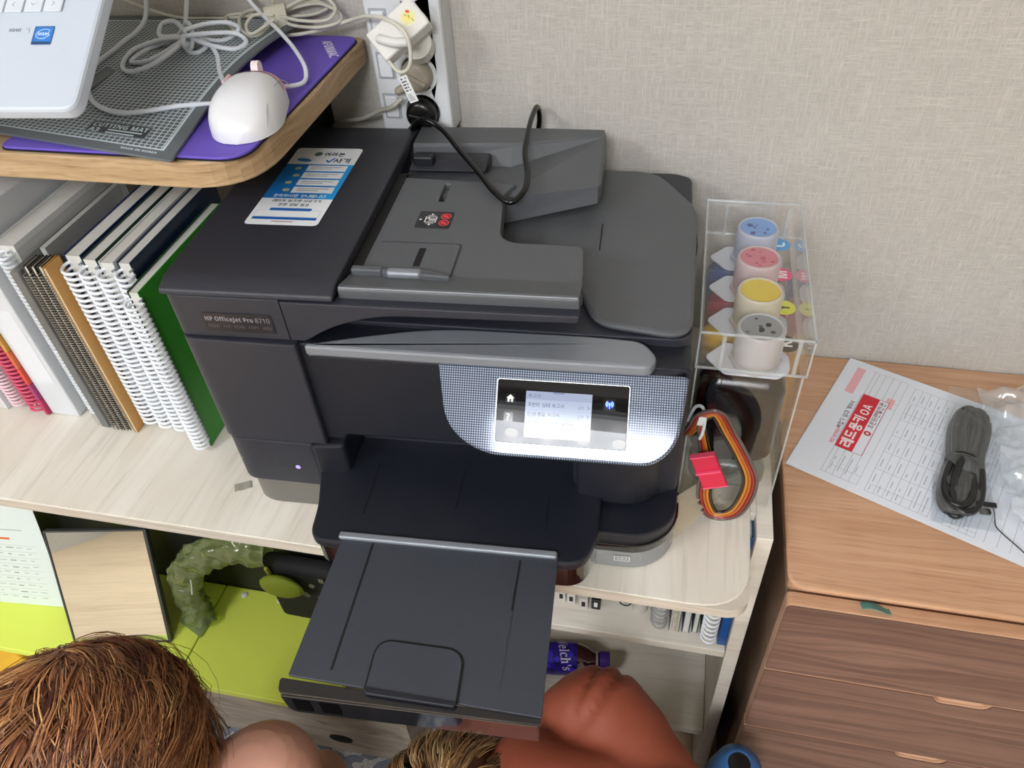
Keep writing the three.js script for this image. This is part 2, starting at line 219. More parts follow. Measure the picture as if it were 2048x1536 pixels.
  A('feed_icon_label', [flat(decal(.036, .031, .002), .227, .3036, -.147)], mat(0xffffff, .4, { map: canv(256, 220, (x, w, h) => {
    x.fillStyle = '#26262a'; x.fillRect(0, 0, w, h); x.strokeStyle = '#f2f2f2'; x.lineWidth = 7; x.strokeRect(60, 75, 80, 70); x.beginPath(); for (let i = 0; i < 4; i++) { x.moveTo(96 + i * 12, 92); x.lineTo(90 + i * 12, 132); } x.stroke(); x.beginPath(); x.moveTo(60, 110); x.lineTo(85, 80); x.lineTo(85, 110); x.stroke();
    x.fillStyle = '#f2f2f2'; for (const [a, b] of [[100, 40], [100, 178], [24, 112]]) { x.beginPath(); x.arc(a, b, 10, 0, 7); x.fill(); } x.fillRect(70, 54, 60, 6); x.fillRect(70, 158, 60, 6);
    x.strokeStyle = '#e0343c'; x.lineWidth = 11; for (const [a, b] of [[205, 62], [205, 150]]) { x.beginPath(); x.arc(a, b, 34, 0, 7); x.stroke(); x.beginPath(); x.moveTo(a - 22, b - 22); x.lineTo(a + 22, b + 22); x.stroke(); x.strokeRect(a - 14, b - 10, 26, 20); }
  }) }));
  // information sticker on the cover
  const stick = decal(.0785, .1645, .006); flat(stick, .0785, .3172, -.188);
  A('information_sticker', stick, mat(0xffffff, .3, { map: canv(512, 1024, (x, w, h) => {
    x.fillStyle = '#eef2f6'; x.fillRect(0, 0, w, h); x.fillStyle = '#1e78c8'; x.fillRect(0, 240, w, 430); const gr = '#2aa0ec'; x.fillStyle = gr; x.fillRect(440, 240, 72, 430); x.fillStyle = '#1e78c8'; x.fillRect(0, 640, w, 62); x.fillStyle = '#2aa0ec'; x.fillRect(400, 640, 112, 62);
    x.fillStyle = '#eef2f6'; for (let i = 0; i < 4; i++) { x.fillRect(175, 255 + i * 98, 300, 80); }
    x.fillStyle = '#9aa2ac'; for (let i = 0; i < 4; i++) for (let k = 0; k < 2; k++) x.fillRect(205, 275 + i * 98 + k * 24, 230 - k * 70, 9);
    x.fillStyle = '#c8c090'; for (let i = 0; i < 4; i++) { x.beginPath(); x.ellipse(110 + (i % 2) * 20, 300 + i * 98, 26, 20, 0, 0, 7); x.fill(); }
    x.fillStyle = '#3a86c8'; x.beginPath(); x.ellipse(110, 180, 60, 24, .2, 0, 7); x.fill(); x.fillStyle = '#5a7a70'; x.beginPath(); x.arc(190, 90, 30, 0, 7); x.fill();
    x.strokeStyle = '#3a4048'; hangul(x, '여러분', 240, 66, 52, 8); hangul(x, '사기', 340, 150, 66, 10); x.strokeStyle = '#1e60c0'; x.lineWidth = 14; x.beginPath(); x.moveTo(285, 180); x.lineTo(305, 205); x.lineTo(335, 150); x.stroke();
    x.strokeStyle = '#ffffff'; hangul(x, '문의하시면 안내됩니다', 70, 650, 36, 5); x.strokeStyle = '#5a6068'; hangul(x, '레이저 잉크젯 사무기기', 90, 716, 32, 5); hangul(x, '전문 상담 점검', 150, 764, 32, 5);
    x.fillStyle = '#1e60b4'; x.beginPath(); x.roundRect(110, 822, 300, 34, 17); x.fill(); x.fillRect(30, 930, 450, 30); x.strokeStyle = '#b8c0c8'; x.lineWidth = 3; x.strokeRect(30, 850, 450, 74); x.fillStyle = '#b08080'; x.fillRect(180, 978, 150, 10);
  }) }), { label: 'white and blue printed information sticker' });
  // nameplate
  const np = decal(.07, .022, .002); np.translate(.0655, .2745, -.0012);
  A('name_plate', np, mat(0xffffff, .3, { map: canv(512, 160, (x, w, h) => { x.fillStyle = '#212126'; x.fillRect(0, 0, w, h); x.fillStyle = '#8e8e96'; x.font = 'bold 52px sans-serif'; x.fillText('HP OfficeJet Pro', 14, 68, 360); x.font = '52px sans-serif'; x.fillText('8710', 385, 68, 110); x.fillStyle = '#5e5e66'; x.font = '34px sans-serif'; x.fillText('PRINT   FAX   SCAN   COPY   WEB', 22, 126, 470); }) }));
  // silver brow above the panel
  A('brow', [plan([[.127, .001, .003], [.17, -.013, .03], [.25, -.034, .05], [.4, -.033, .02], [.444, -.03, .012], [.458, -.008, .02], [.452, .006, .008], [.3, .006, .2], [.128, .004, .002]], .2425, .2555, .003)], M.silver);
  A('brow_underline', [plan([[.135, -.002, 0], [.484, .001, .02], [.487, -.06, 0], [.135, -.03, 0]], .236, .2424)], M.darkPl);
  // control panel, tilted back
  const tl = 43 * PI / 180, CP = new THREE.Group(); CP.name = 'control_panel'; CP.position.set(.372, .242, .001); CP.rotation.x = -tl; P.add(CP);
  const cp = (n, g, m, o) => obj(n, g, m, CP, o);   // local: x across, y down-slope negative, z out
  const dots = tex(512, 512, [0.02, 0.02], (u, v) => { const n = 9, a = (u * n) % 1 - .5, b = (v * n) % 1 - .5, r = Math.hypot(a, b), k = r < .3 ? 235 : r < .4 ? 150 : 70; return [k, k, k]; }, false);
  const dotCol = tex(512, 512, [0.02, 0.02], (u, v) => { const n = 9, a = (u * n) % 1 - .5, b = (v * n) % 1 - .5, r = Math.hypot(a, b); return r < .28 ? [176, 188, 206] : [70, 80, 98]; });
  cp('panel_face', [front([[-.116, .0, .004], [.115, -.0, .006], [.108, -.062, .02], [.088, -.083, .03], [-.07, -.083, .05], [-.105, -.06, .05]], -.012, .003, .003)], mat(0xffffff, .07, { metalness: .2, map: dotCol, bumpMap: dots, bumpScale: .00006 }));
  cp('panel_back', [front([[-.112, .0, 0], [.112, 0, 0], [.104, -.06, .02], [.085, -.08, .03], [-.068, -.08, .05], [-.102, -.058, .05]], -.06, -.011, 0)], M.blackPl);
  cp('glass_frame', [front([[-.0585, -.011, .003], [.0635, -.011, .003], [.0635, -.071, .003], [-.0585, -.071, .003]], .003, .0042, .0004)], M.metal);
  const gl = cp('touch_glass', [front([[-.0575, -.012, .0025], [.0625, -.012, .0025], [.0625, -.070, .0025], [-.0575, -.070, .0025]], .003, .0046, .0005)], mat(0x0c0c0f, .012, { specularIntensity: .5 }));
  const lcd = decal(.0605, .0425); lcd.translate(-.0005, -.0425, .0048);
  obj('display', lcd, new THREE.MeshStandardMaterial({ color: 0x000000, roughness: .05, emissive: 0xffffff, emissiveIntensity: .5, emissiveMap: canv(640, 450, (x, w, h) => {
    x.fillStyle = '#cbd7f2'; x.fillRect(0, 0, w, h); x.fillStyle = '#b9c4e2'; x.fillRect(0, 0, w, 80); x.fillStyle = '#8f9cc4'; x.fillRect(260, 2, 110, 16); x.strokeStyle = '#7884a4'; hangul(x, '보고서', 22, 22, 42, 4);
    ['프린터 상태 보고서', '인쇄 품질 보고서', '웹 액세스 테스트 보고서', '진단 보고서'].forEach((t, i) => { x.strokeStyle = '#6a7696'; hangul(x, t, 22, 112 + i * 88, 40, 4); x.strokeStyle = '#9aa6c8'; hangul(x, '실행', 505, 118 + i * 88, 32, 3); x.lineWidth = 5; x.strokeStyle = '#6a7696'; x.beginPath(); x.moveTo(600, 120 + i * 88); x.lineTo(614, 134 + i * 88); x.lineTo(600, 148 + i * 88); x.stroke(); x.fillStyle = '#b4c0de'; x.fillRect(0, 90 + (i + 1) * 88, w, 2); });
  }) }), gl, { label: 'lit menu display' });
  const ic = (n, w, x0, y0, draw, em) => { const g = decal(w, w); g.translate(x0, y0, .0048); obj(n, g, new THREE.MeshStandardMaterial({ color: 0x050506, roughness: .05, emissive: 0xffffff, emissiveIntensity: em, emissiveMap: canv(128, 128, draw) }), gl); };
  ic('home_icon', .0085, -.045, -.029, (x) => { x.fillStyle = '#000'; x.fillRect(0, 0, 128, 128); x.fillStyle = '#fff'; x.beginPath(); x.moveTo(64, 12); x.lineTo(118, 62); x.lineTo(102, 62); x.lineTo(102, 114); x.lineTo(76, 114); x.lineTo(76, 76); x.lineTo(54, 76); x.lineTo(54, 114); x.lineTo(26, 114); x.lineTo(26, 62); x.lineTo(10, 62); x.fill(); }, 1.1);
  ic('help_icon', .0085, -.046, -.046, (x) => { x.fillStyle = '#000'; x.fillRect(0, 0, 128, 128); x.fillStyle = '#fff'; x.font = 'bold 120px sans-serif'; x.fillText('?', 30, 108); }, 1.1);
  ic('wireless_icon', .011, .0455, -.0295, (x) => { x.fillStyle = '#000'; x.fillRect(0, 0, 128, 128); const gr = x.createRadialGradient(64, 64, 5, 64, 64, 60); gr.addColorStop(0, '#2a3cff'); gr.addColorStop(1, '#000'); x.fillStyle = gr; x.fillRect(0, 0, 128, 128); x.strokeStyle = '#8fd0ff'; x.lineWidth = 9; for (const r of [22, 38]) { x.beginPath(); x.arc(64, 56, r, -.9, .9); x.stroke(); x.beginPath(); x.arc(64, 56, r, PI - .9, PI + .9); x.stroke(); } x.fillStyle = '#8fd0ff'; x.beginPath(); x.arc(64, 54, 10, 0, 7); x.fill(); x.fillRect(60, 54, 8, 50); }, 1.6);
  // left column details
  A('usb_port', [box(.012, .005, .002, 0, 0, 0, .0005).rotateY(-.75).translate(.0052, .0755, -.0058)], M.black);
  A('port_mark', [box(.003, .002, .001, -.004, .001, .0012).rotateY(-.75).translate(.0052, .0755, -.0058), box(.003, .002, .001, .004, .001, .0012).rotateY(-.75).translate(.0052, .0755, -.0058)], M.metal);
  A('power_button', [box(.032, .012, .003, .063, .0735, .001, .001)], M.darkPl);
  A('power_light', [new THREE.CylinderGeometry(.0028, .0028, .001, 16).rotateX(PI / 2).translate(.0745, .0722, .0026)], new THREE.MeshStandardMaterial({ color: 0x8878c0, emissive: 0xa890ff, emissiveIntensity: .7 }));
  // paper drawer and output tray
  A('paper_drawer', [plan([[.118, -.05, 0], [.118, .02, .006], [.145, .078, .02], [.392, .078, .02], [.412, .045, .004], [.46, .046, .02], [.491, .02, .04], [.494, -.05, 0]], .0305, .058, .002)], M.blackPl);
  A('drawer_skirt', [plan([[.410, -.02, 0], [.410, .045, .001], [.463, .046, .03], [.493, .016, .04], [.495, -.03, 0]], .0005, .0305, .001)], mat(0x8d9090, .42));
  A('drawer_front', [plan([[.405, .02, 0], [.405, .047, .001], [.464, .048, .03], [.494, .017, .045], [.496, -.03, 0]], .0306, .0425, .001)], M.blackGloss);
  A('drawer_mark', [(() => { const g = decal(.018, .01); g.translate(.438, .0175, .0465); return g; })()], mat(0xffffff, .4, { map: canv(128, 72, (x) => { x.fillStyle = '#8d9090'; x.fillRect(0, 0, 128, 72); x.strokeStyle = '#d4d8d8'; x.lineWidth = 7; x.strokeRect(8, 8, 112, 56); x.fillStyle = '#b8bcbc'; x.fillRect(26, 24, 20, 24); x.fillRect(54, 24, 22, 24); x.fillRect(86, 24, 16, 24); }) }));
  A('output_tray', [plan([[.1, -.13, 0], [.1, .0, .004], [.1135, .05, .01], [.118, .095, .02], [.403, .095, .026], [.413, .05, .02], [.413, -.0, .004], [.384, -.02, .004], [.384, -.2, 0], [.1, -.2, 0]], .0585, .0705, .0025)], M.blackPl);
  A('tray_front', [plan([[.122, .02, 0], [.12, .0935, .02], [.402, .0935, .024], [.411, .05, .01], [.411, .02, 0]], .028, .0595, .002)], M.blackGloss);
  A('tray_rib', [box(.0014, .0008, .074, .1655, .0707, .02)], M.black); A('tray_rib', [box(.0014, .0008, .052, .262, .0707, .015)], M.black); A('tray_rib', [box(.0014, .0008, .042, .359, .0707, .038)], M.black);
  A('hinge_bar', [bb(.150, .3745, .070, .0755, .083, .0915, .0025)], M.silver);
  const ex = (x) => x;
  const EX = new THREE.Group(); EX.name = 'tray_extension'; P.add(EX); const e = (n, g, m, o) => obj(n, g, m, EX, o);
  e('extension_plate', [plan([[.1535, .088, .001], [.3755, .088, .001], [.3785, .2475, .002], [.150, .2375, .002]], .0685, .0715, .0008)], M.blackPlate = mat(0x383c44, .36, pb));
  e('plate_groove', [box(.002, .0008, .135, .1875, .0716, .1605)], M.black); e('plate_groove', [box(.002, .0008, .055, .339, .0716, .124)], M.black); e('plate_groove', [box(.0016, .0006, .075, .340, .0714, .19)], M.darkPl);
  e('end_lip', [plan([[.143, .2395, .004], [.3785, .2475, .002], [.3775, .2535, .002], [.146, .2535, .006]], .066, .0705, .001), front([[.150, .036, .01], [.3765, .040, .002], [.3765, .070, .001], [.1475, .067, .003]], .2515, .2545, .001)], mat(0x1c1d21, .07, { clearcoat: 1, clearcoatRoughness: .04 }));
  e('lip_window', [box(.016, .019, .0006, .166, .053, .2548)], M.pit = mat(0x020203, .9, { specularIntensity: .1 })); e('lip_window', [box(.018, .019, .0006, .192, .0535, .2548)], M.pit);
  const st = e('paper_stop', [plan([[.2225, .195, .016], [.3025, .197, .016], [.3045, .245, .001], [.2235, .242, .001]], .0718, .0736, .0008)], M.blackPlate);
  obj('stop_edge', [plan([[.2215, .2415, .001], [.3055, .2445, .001], [.304, .249, .003], [.225, .247, .003]], .072, .0756, .001)], M.blackPl, st);
  e('stop_outline', [plan([[.2205, .193, .018], [.3045, .195, .018], [.3065, .245, .001], [.2215, .242, .001]], .0714, .0721)], M.black);
}
// ---------- desk, bookcase, lime shelf, drawer box, chest ----------
{
  const T = thing('desk', 'pale whitish wood desk top with a rounded corner under the printer', 'desk', [-.7, 0, -.67]); const w = g => { g.translate(.7, 0, .67); return g; };
  obj('desk_top', w(plan([[-1.9, -.445, .01], [.114, -.445, .06], [.114, -.898, .002], [-1.9, -.898, .002]], D - .016, D, .0012)), M.deskWood, T, { swap: true });
  obj('edge_band', w(plan([[-1.899, -.4443, .01], [.1135, -.4443, .06], [.1135, -.5, 0], [-1.899, -.5, 0]], D - .0158, D - .0012)), M.deskEdge, T);
  obj('side_panel', w(bb(-1.88, -1.862, 0, D - .016, -.89, -.5)), M.deskWood, T); obj('back_panel', w(bb(-1.86, -.47, .30, D - .016, -.895, -.885)), M.black, T);
}
{
  const T = thing('bookcase', 'pale wood bookcase with open compartments under the right end of the desk', 'bookcase', [-.14, 0, -.71]); const w = g => { g.translate(.14, 0, .71); return g; };
  obj('side_panel', w(bb(.121, .139, .012, D - .001, -.885, -.54, .001)), M.deskWood, T); obj('side_panel', w(bb(-.335, -.318, .012, D - .017, -.885, -.54, .001)), M.deskWood, T);
  obj('shelf_board', w(bb(-.3175, .1205, .425, .44, -.88, -.541, .001)), M.deskWood, T); obj('shelf_board', w(bb(-.3175, .1205, .172, .188, -.88, -.541, .001)), M.deskWood, T);
  obj('back_panel', w(bb(-.3175, .1205, .02, D - .02, -.889, -.881)), M.oak, T); obj('top_rail', w(bb(.1145, .1208, D - .016, D - .001, -.884, -.575)), M.deskWood, T);
}
M.lime = mat(0xdcec5e, .5); M.greyWood = mat(0xffffff, .55, { map: wood([150, 138, 122], [184, 172, 156], [166, 154, 138], [0.5, 0.3], 41, { fx: 3, fy: 40 }) });
{
  const T = thing('low_shelf', 'lime green two-board low shelf with a dark back panel under the desk', 'shelf', [-.95, 0, -.53]); const w = g => { g.translate(.95, 0, .53); return g; };
  obj('board', w(bb(-1.5, -.7215, .224, .24, -.624, -.443, .0015)), M.lime, T); obj('board', w(bb(-.7195, -.446, .224, .24, -.624, -.443, .0015)), M.lime, T);
  obj('leg_panel', w(bb(-1.49, -1.472, .012, .224, -.62, -.46)), M.greyWood, T);  obj('leg_panel', w(bb(-.462, -.447, .012, .224, -.62, -.565)), M.greyWood, T);
  obj('back_panel', w(bb(-1.5, -.446, .02, D - .02, -.638, -.6245)), mat(0x17181b, .55), T);
  for (const [x, z] of [[-.679, -.611], [-.611, -.611]]) obj('screw_cap', w((() => { const g = lathe([[0, .003], [.004, .0025], [.0058, .001], [.006, 0]], 16); g.translate(x, .24, z); return g; })()), M.white, T);
}
{
  const T = thing('drawer_box', 'grey-brown wooden two-drawer box with an oval finger hole under the lime shelf', 'drawer unit', [-.53, .012, -.53]); const w = g => { g.translate(.53, -.012, .53); return g; };
  obj('case', [w(bb(-.725, -.712, .013, .205, -.56, -.462)), w(bb(-.353, -.34, .013, .205, -.56, -.462)), w(bb(-.712, -.353, .192, .205, -.56, -.475)), w(bb(-.712, -.353, .013, .02, -.56, -.475))], M.greyWood, T);
  obj('drawer', w(bb(-.711, -.354, .135, .191, -.555, -.464, .001)), M.greyWood, T);
  const dr = obj('drawer', w((() => { const g = front([[-.711, .021, 0], [-.354, .021, 0], [-.354, .117, 0], [-.495, .117, .004], [-.51, .129, .006], [-.711, .129, 0]], -.482, -.464, .001); return g; })()), M.greyWood, T);
  obj('finger_hole', w((() => { const g = new THREE.CylinderGeometry(.021, .021, .003, 28); g.rotateX(PI / 2); g.scale(1, .62, 1); g.translate(-.476, .077, -.4635); return g; })()), M.black, dr);
  obj('inner_rail', w(bb(-.6, -.356, .117, .133, -.484, -.476)), M.white, T);
}
{
  const T = thing('yellow_box', 'bright yellow storage box under the lime shelf', 'box', [-1.2, .012, -.54]); const w = g => { g.translate(1.2, -.012, .54); return g; };
  obj('bin', w(bb(-1.40, -1.075, .013, .215, -.61, -.462, .006)), mat(0xe8b81e, .45), T); obj('rim', w(bb(-1.405, -1.07, .19, .2, -.615, -.457, .004)), mat(0xd8a818, .45), T);
}
{
  const T = thing('drawer_chest', 'wide chest of walnut-faced drawers with a light beech top', 'chest of drawers', [.46, 0, -.7]); const w = g => { g.translate(-.46, 0, .7); return g; };
  const x0 = .159, x1 = .80;
  obj('top_panel', [w(plan([[x0, -.5065, .02], [x1, -.5065, .02], [x1, -.898, 0], [x0, -.898, 0]], .6585, .667, .003)), w(plan([[x0 + .003, -.5165, .01], [x1 - .003, -.5165, .01], [x1 - .003, -.898, 0], [x0 + .003, -.898, 0]], .642, .659))], M.beech, T);
  obj('side_panel', w(bb(x0 + .002, x0 + .02, .01, .642, -.897, -.512, .002)), M.beechSide, T); obj('side_panel', w(bb(x1 - .02, x1 - .002, .01, .642, -.897, -.512, .002)), M.beechSide, T); obj('carcass', w(bb(x0 + .02, x1 - .02, .0, .64, -.895, -.53)), M.beechSide, T);
  const ys = [.6500, .5025, .341, .180, .02];
  for (let i = 0; i < 4; i++) {
    const a = ys[i + 1] + .0035, b = ys[i] - (i ? 0 : 0), nx = .352, nw = .064, nd = .0125;
    const out = i ? [[x0 + .001, a, .003], [x1 - .001, a, .003], [x1 - .001, b, .003], [nx + nw, b, .002], [nx + nw - .006, b - nd, .009], [nx + .006, b - nd, .009], [nx, b, .002], [x0 + .001, b, .003]] : [[x0 + .001, a, .003], [x1 - .001, a, .003], [x1 - .001, b, .008], [x0 + .001, b, .008]];
    const d = obj('drawer', w(front(out, -.5115, -.4938, .0012)), M.beech, T);
    const out2 = out.map(p => [p[0], p[1] - (p[1] > a + .02 ? .0008 : -.0004), p[2]]);
    obj('veneer', w(front(out2, -.4937, -.492, .0003)), M.walnut, d);
    if (i) obj('finger_pull', w(side([[-.5115, b - .001, 0], [-.5115, b - nd - .002, 0], [-.4945, b - nd - .002, 0]], nx + .001, nx + nw - .001)), M.beech, d);
  }
}
// ---------- upper shelf with laptop, mats, mouse, cables ----------
{
  const T = thing('wall_shelf', 'oak shelf with a rounded corner holding the laptop above the notebooks', 'shelf', [-.9, 1.072, -.73]); const w = g => { g.translate(.9, -1.072, .73); return g; };
  obj('shelf_board', w(plan([[-1.7, -.574, .01], [-.386, -.574, .07], [-.386, -.893, .012], [-1.7, -.893, 0]], 1.072, 1.0995, .0025)), M.oak, T);
  const b = obj('bracket', [w(bb(-.492, -.452, .955, 1.0715, -.8995, -.889, .001)), w(side([[-.889, 1.0715, 0], [-.889, .97, 0], [-.882, .97, 0], [-.70, 1.06, 0], [-.70, 1.0715, 0]], -.486, -.458))], M.black, T);
  obj('bracket', [w(bb(-1.5, -1.46, .955, 1.0715, -.8995, -.889, .001)), w(side([[-.889, 1.0715, 0], [-.889, .97, 0], [-.882, .97, 0], [-.70, 1.06, 0], [-.70, 1.0715, 0]], -1.494, -1.466))], M.black, T);
}
M.cord = mat(0xe4eaf2, .42); M.cream = mat(0xd6d4c6, .5);
function patch(fn, nu, nv, th = 0) {              // sheet through fn(u,v) with thickness along -normal
  const P = [], U = [], I = []; const add = (o) => { for (let j = 0; j <= nv; j++) for (let i = 0; i <= nu; i++) { const u = i / nu, v = j / nv, p = fn(u, v), e = 1e-3, a = fn(Math.min(1, u + e), v), b = fn(u, Math.min(1, v + e)), a0 = fn(Math.max(0, u - e), v), b0 = fn(u, Math.max(0, v - e)); const n = V(a[0] - a0[0], a[1] - a0[1], a[2] - a0[2]).cross(V(b[0] - b0[0], b[1] - b0[1], b[2] - b0[2])).normalize(); P.push(p[0] - n.x * o, p[1] - n.y * o, p[2] - n.z * o); U.push(u, v); } };
  const face = (base, flip) => { for (let j = 0; j < nv; j++) for (let i = 0; i < nu; i++) { const a = base + j * (nu + 1) + i, b = a + 1, c = a + nu + 1, d = c + 1; flip ? I.push(a, c, b, b, c, d) : I.push(a, b, c, b, d, c); } };
  add(0); face(0, false);
  if (th > 0) { const N = (nu + 1) * (nv + 1); add(th); face(N, true); const rim = []; for (let i = 0; i < nu; i++) rim.push(i); for (let j = 0; j < nv; j++) rim.push(j * (nu + 1) + nu); for (let i = nu; i > 0; i--) rim.push(nv * (nu + 1) + i); for (let j = nv; j > 0; j--) rim.push(j * (nu + 1)); const q0 = P.length / 3; rim.forEach(r => { for (const o of [0, N]) { P.push(P[(r + o) * 3], P[(r + o) * 3 + 1], P[(r + o) * 3 + 2]); U.push(U[(r + o) * 2], U[(r + o) * 2 + 1]); } }); const L = rim.length; for (let k = 0; k < L; k++) { const a = q0 + k * 2, b = q0 + ((k + 1) % L) * 2; I.push(a, a + 1, b, b, a + 1, b + 1); } }
  const g = new THREE.BufferGeometry(); g.setAttribute('position', new THREE.BufferAttribute(new Float32Array(P), 3)); g.setAttribute('uv', new THREE.BufferAttribute(new Float32Array(U), 2)); g.setIndex(I); g.computeVertexNormals(); return keep(g);
}
{
  const T = thing('mouse_pad', 'purple desk mat with a white logo along the shelf edge', 'mat', [-.52, 1.0998, -.73]); const w = g => { g.translate(.52, -1.0998, .73); return g; };
  obj('pad', w(plan([[-.648, -.5785, .012], [-.389, -.5785, .03], [-.389, -.884, .02], [-.648, -.884, .012]], 1.1008, 1.1034, .0006)), mat(0x6a54c0, .6), T); obj('underside', w(plan([[-.649, -.5775, .012], [-.388, -.5775, .03], [-.388, -.885, .02], [-.649, -.885, .012]], 1.0998, 1.1008)), M.black, T);
  const lg = decal(.06, .016); flat(lg, 0, 0, 0, 0); lg.rotateY(-1.02); lg.translate(.52 - .409, .0038, .73 - .842);
  obj('logo', lg, mat(0xffffff, .6, { map: canv(416, 104, (x, w2, h) => { x.fillStyle = '#6a54c0'; x.fillRect(0, 0, w2, h); x.fillStyle = '#f4f2fe'; x.font = 'italic bold 96px sans-serif'; x.fillText('AFUNMAC.', 8, 88, 400); }) }), T);
}
{
  const T = thing('cutting_mat', 'dark grey cutting mat printed with a white grid on top of the purple mat', 'cutting mat', [-.62, 1.1035, -.73]); const c = [[-.97, -.655], [-.452, -.564], [-.446, -.892], [-.93, -.894]];
  const f = (u, v) => { const x = (c[0][0] * (1 - u) + c[1][0] * u) * (1 - v) + (c[3][0] * (1 - u) + c[2][0] * u) * v, z = (c[0][1] * (1 - u) + c[1][1] * u) * (1 - v) + (c[3][1] * (1 - u) + c[2][1] * u) * v; const dip = -.02 * Math.sin(v * PI) * u * u; return W(T, x + dip, 1.1062 + .011 * Math.pow(Math.sin(v * PI * .72), 2) * u ** 3 + .012 * v * v, z); };
  obj('mat_sheet', patch(f, 30, 24, .0024), mat(0xffffff, .5, { map: canv(2048, 1340, (x, w, h) => {
    x.fillStyle = '#646b70'; x.fillRect(0, 0, w, h); const m = 62; x.fillStyle = '#575f64'; x.fillRect(m, m, w - 2 * m, h - 2 * m); x.strokeStyle = '#d4e0e4'; x.lineWidth = 5.2; x.beginPath(); for (let i = 0; m + i * 26.2 < w - m; i++) { x.moveTo(m + i * 26.2, m); x.lineTo(m + i * 26.2, h - m); } for (let j = 0; m + j * 23.4 < h - m; j++) { x.moveTo(m, m + j * 23.4); x.lineTo(w - m, m + j * 23.4); } x.stroke();
    x.strokeStyle = '#d4e4ea'; x.lineWidth = 11; x.strokeRect(m, m, w - 2 * m, h - 2 * m); x.fillStyle = '#343b3f'; x.fillRect(1570, 1128, 300, 94); x.strokeStyle = '#a4b4ba'; x.lineWidth = 4; x.strokeRect(1570, 1128, 300, 94); x.fillStyle = '#dcebf0'; x.font = 'bold 44px sans-serif'; x.fillText('CUTTING MAT', 1582, 1172, 276); x.fillText('A3', 1584, 1214, 70); x.fillRect(1672, 1182, 170, 10); x.fillRect(1672, 1204, 140, 10); x.font = 'bold 22px sans-serif'; x.fillText('MADE IN KOREA', 1800, 1312, 190);
  }) }), T);
}
{
  const T = thing('computer_mouse', 'white wired mouse with a pink front panel on the purple mat', 'mouse', [-.417, 1.1036, -.66], 0.18);
  const end = s => Math.pow(Math.max(0, 1 - Math.pow(Math.abs(2 * s - 1), 3.2)), .5), prof = s => [.0325 * end(s) * (1 - .07 * Math.sin(s * 6.28)), .0385 * end(s) * (.62 + .38 * Math.sin(PI * Math.min(1, .1 + s * .8)))];   // s 0 front .. 1 back
  const body = (s0, s1, a0, a1, k) => patch((u, v) => { const s = s0 + (s1 - s0) * v, t = a0 + (a1 - a0) * u, [hw, hh] = prof(s), c = Math.cos(t), sn = Math.sin(t), ee = .72; return [Math.sign(c) * Math.pow(Math.abs(c), ee) * hw * k, Math.pow(Math.max(0, sn), ee) * hh * k + .0005, (s - .5) * .116 * k]; }, 32, 40);
  obj('shell', [body(0, 1, PI, 0, 1), plan([[-.02, -.05, .012], [.02, -.05, .012], [.022, .048, .014], [-.022, .048, .014]], 0, .004)], mat(0xe8eaee, .3, { side: THREE.DoubleSide }), T);
  obj('pink_panel', body(.003, .3, PI * .9, PI * .1, 1.016), mat(0xeeb0bc, .35, { side: THREE.DoubleSide }), T);
  obj('scroll_wheel', [new THREE.CylinderGeometry(.0075, .0075, .007, 24).rotateZ(PI / 2).translate(.002, .0335, -.038), ], mat(0xf0e4e6, .4), T);
  obj('side_button', box(.004, .006, .02, -.024, .03, -.02, .002), mat(0xe8c8cc, .4), T);
  { T.updateMatrixWorld(); const iv = T.matrixWorld.clone().invert(); obj('cord', tube([[-.545, 1.17, -.893], [-.503, 1.14, -.865], [-.452, 1.13, -.816], [-.427, 1.12, -.793], [-.4, 1.113, -.755], [-.395, 1.109, -.735], [-.404, 1.112, -.717], [-.412, 1.116, -.708]].map(p => V(...p).applyMatrix4(iv)), .0024, 80), M.cord, T); }
  obj('seam', tube([[.03, .012, .05], [.0275, .024, .03], [.0262, .028, 0], [.026, .024, -.03], [.0265, .012, -.05]], .0006, 30, 5), mat(0xb8bcc2, .5), T);
}
